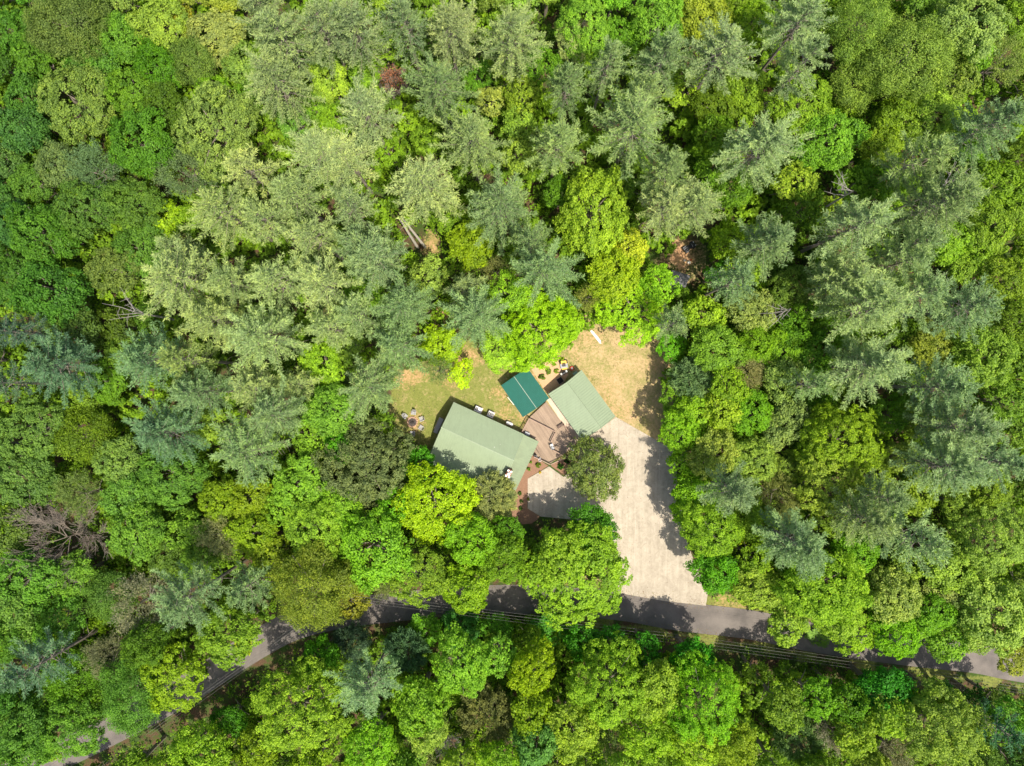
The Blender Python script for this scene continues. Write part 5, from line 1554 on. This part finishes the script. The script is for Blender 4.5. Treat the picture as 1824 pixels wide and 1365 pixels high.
# ------------------------------------------------------------------ undergrowth: countless low leaves on the forest floor
def undergrowth():
    rng = np.random.default_rng(9)
    n = 16000
    x, y = rng.uniform(-98, 98, n), rng.uniform(-76, 76, n)
    ok = ~(inside(LAWN, x, y) | inside(DRIVE, x, y) | inside(CLEARING, x, y))
    ok &= (dist_poly(ROAD, x, y, False) > 3.7) & (dist_poly(LAWN, x, y) > .6) & (dist_poly(DRIVE, x, y) > .9) & (dist_poly(CLEARING, x, y) > 1.0)
    hp = poly_px([(800, 700), (970, 780), (915, 900), (745, 830)])
    ok &= ~inside(hp, x, y) & ~inside(poly_px([(935, 810), (980, 830), (965, 945), (905, 935)]), x, y) & ~inside(poly_px([(1180, 470), (1235, 485), (1222, 530), (1180, 520)]), x, y)
    for px, py, r, s in DIRT_PX:
        cx, cy, _ = P(px, py); ok &= np.hypot(x - cx, y - cy) > r * MPP * .9
    # leave bare litter patches
    ok &= (np.sin(x * .31 + 2 * np.sin(y * .17)) * np.cos(y * .27 + x * .05) + rng.normal(0, .35, n)) > -.85
    x, y = x[ok], y[ok]; n = len(x)
    z = height(x, y)
    hh = rng.uniform(.25, 1.9, n) * np.where(rng.random(n) < .3, 1.8, 1.0)
    cr = rng.uniform(.5, 1.25, n)
    k = 12
    i = np.repeat(np.arange(n), k); m = len(i)
    e = unit(rng.normal(size=(m, 3)) + np.array([0, 0, .5]))
    pos = np.stack([x, y, z + hh], -1)[i] + e * (cr[i] * rng.uniform(.4, 1, m))[:, None] * np.array([1, 1, .6])
    pos[:, 2] = np.maximum(pos[:, 2], z[i] + .06)
    nor = unit(e * .4 + np.array([0, 0, .7]) + rng.normal(size=(m, 3)) * .35)
    s = rng.uniform(.6, 1.2, m)
    v, f = leaves(pos, nor, .42 * s, .30 * s, rng)
    t = np.clip(.5 + rng.normal(0, .2, n)[i] + rng.normal(0, .15, m), 0, 1)
    o = link('undergrowth', mesh_np('undergrowth', v, f, M['leaf'], t))
    o.color = leaf_colour('D', (104, 158, 34))
    tag(o, 'low leafy undergrowth covering the forest floor between the trees', 'undergrowth', kind='stuff')
undergrowth()

# thicket of saplings in the gaps under and between the crowns, too tangled to count
def thicket():
    rng = np.random.default_rng(33)
    V, F, T = [], [], []
    base = 0
    proto = [broad_crown(1.5, 2.4, 6000 + k, L=.38, W=.28, cr=.55, dens=.9, per=15) for k in range(8)]
    for k, (px, py) in enumerate(thicket_spots):
        hh = rng.uniform(2.5, 6.0)
        for _ in range(10):
            x, y, _z = P(px, py, hh)
            if float(dist_poly(ROAD, x, y, False)) > 4.0 and not bool(inside(DRIVE, x, y)): break
            hh *= .8
        v, f, t = proto[k % 8]
        a = rng.uniform(0, 6.28); s = rng.uniform(.9, 1.6)
        rot = np.array([[math.cos(a), math.sin(a), 0], [-math.sin(a), math.cos(a), 0], [0, 0, 1]])
        V.append((v @ rot) * s + np.array([x, y, float(height(x, y)) + hh - 2.4])); F.append(f + base); base += len(v)
        T.append(np.clip(t + rng.normal(0, .22), 0, 1))
        gz = float(height(x, y))        # thin stems down to the ground
        sv = np.array([(x - .05, y, gz), (x + .05, y, gz), (x + .03, y, gz + hh - .6), (x - .03, y, gz + hh - .6), (x, y - .05, gz), (x, y + .05, gz), (x, y + .03, gz + hh - .6), (x, y - .03, gz + hh - .6)])
        V.append(sv); F.append(np.array([(0, 1, 2, 3), (4, 5, 6, 7)]) + base); base += 8; T.append(np.zeros(2))
    o = link('sapling_thicket', mesh_np('sapling_thicket', np.vstack(V), np.vstack(F), M['leaf'], np.concatenate(T)))
    o.color = leaf_colour('D', (108, 162, 38))
    tag(o, 'tangled green sapling thicket filling the gaps between the trees', 'thicket', kind='stuff')
print('THICKET', len(thicket_spots))
thicket()

# the wood goes on beyond the picture: one mass of crowns all round
def wood_beyond():
    rng = np.random.default_rng(21)
    V, F, T = [], [], []
    base = 0
    for k in range(110):
        a = rng.uniform(0, 6.28)
        q = max(abs(math.cos(a)) / 94, abs(math.sin(a)) / 72)
        d = rng.uniform(1.0, 1.45) / q
        x, y = d * math.cos(a), d * math.sin(a)
        if float(dist_poly(ROAD, x, y, False)) < 8: continue
        R = rng.uniform(4, 6.5); h = rng.uniform(13, 18)
        v, f, t = broad_crown(R, h, 4000 + k, L=1.1, W=.9, cr=1.2, dens=.14, per=8)
        V.append(v + np.array([x, y, float(height(x, y))])); F.append(f + base); T.append(np.clip(t + rng.normal(0, .15), 0, 1)); base += len(v)
    o = link('wood_beyond', mesh_np('wood_beyond', np.vstack(V), np.vstack(F), M['leaf'], np.concatenate(T)))
    o.color = leaf_colour('D', (108, 160, 48))
    tag(o, 'mass of green tree crowns continuing outside the picture', 'wood', kind='stuff')
wood_beyond()

# grass of the yard and fallen leaves blown to its edges
def lawn_grass():
    rng = np.random.default_rng(71)
    n = 42000
    x, y = rng.uniform(-24, 30, n), rng.uniform(-14, 13, n)
    ok = inside(LAWN, x, y) & ~inside(DRIVE, x, y)
    for q in ([(800, 712), (965, 785), (925, 880), (755, 820)], [(892, 684), (940, 652), (980, 712), (932, 746)], [(974, 702), (1036, 657), (1099, 742), (1038, 790)],
              [(930, 770), (942, 742), (975, 712), (1040, 786), (980, 832), (944, 815)], [(941, 648), (1000, 645), (1012, 668), (976, 700)]):
        ok &= ~inside(poly_px(q), x, y)
    for px, py, r, s in DIRT_PX:
        cx, cy, _ = P(px, py); ok &= (np.hypot(x - cx, y - cy) > r * MPP * .8) | (rng.random(n) < .25)
    patch = np.sin(x * .9 + 1.7 * np.sin(y * .6)) * np.cos(y * .8 - .7 * np.sin(x * .5)) + .6 * np.sin(x * 2.3 + y * 1.7)
    ok &= rng.random(n) < .55 + .35 * patch
    x, y, patch = x[ok], y[ok], patch[ok]
    m = len(x)
    d = unit(rng.normal(size=(m, 3)) * np.array([.7, .7, 0]) + np.array([0, 0, .75]))
    v, f = blades(np.stack([x, y, np.zeros(m)], -1), d, rng.uniform(.10, .26, m), rng.uniform(.06, .13, m), rng)
    t = np.clip(.36 + (x - 4) * .017 - .24 * patch + rng.normal(0, .2, m), 0, 1)
    o = link('lawn_grass', mesh_np('lawn_grass', v, f, M['grass'], t))
    tag(o, 'dry patchy grass of the yard around the buildings', 'grass', kind='stuff')
lawn_grass()

def fallen_leaves():
    rng = np.random.default_rng(72)
    n = 60000
    x, y = rng.uniform(-24, 38, n), rng.uniform(-48, 14, n)
    dd, dr = dist_poly(DRIVE, x, y), dist_poly(ROAD, x, y, False)
    ind = inside(DRIVE, x, y); inl = inside(LAWN, x, y)
    pr = np.where(ind, .30 * np.exp(-dd / .8) + .012, 0)
    pr = np.maximum(pr, np.where(inl & ~ind, .35 * np.exp(-dist_poly(LAWN, x, y) / 1.6) + .02, 0))
    pr = np.maximum(pr, np.where((dr > 1.7) & (dr < 3.4), .45, 0))
    ok = rng.random(n) < pr
    for q in ([(800, 712), (965, 785), (925, 880), (755, 820)], [(892, 684), (940, 652), (980, 712), (932, 746)], [(974, 702), (1036, 657), (1099, 742), (1038, 790)], [(930, 770), (942, 742), (975, 712), (1040, 786), (980, 832), (944, 815)]):
        ok &= ~inside(poly_px(q), x, y)
    x, y = x[ok], y[ok]; m = len(x)
    pos = np.stack([x, y, np.full(m, .09)], -1)
    v, f = leaves(pos, unit(rng.normal(size=(m, 3)) * .25 + np.array([0, 0, 1])), rng.uniform(.08, .20, m), rng.uniform(.06, .14, m), rng, .05)
    o = link('fallen_leaves', mesh_np('fallen_leaves', v, f, M['litter'], rng.random(m)))
    tag(o, 'brown fallen leaves blown along the edges of drive, lawn and road', 'leaf litter', kind='stuff')
fallen_leaves()
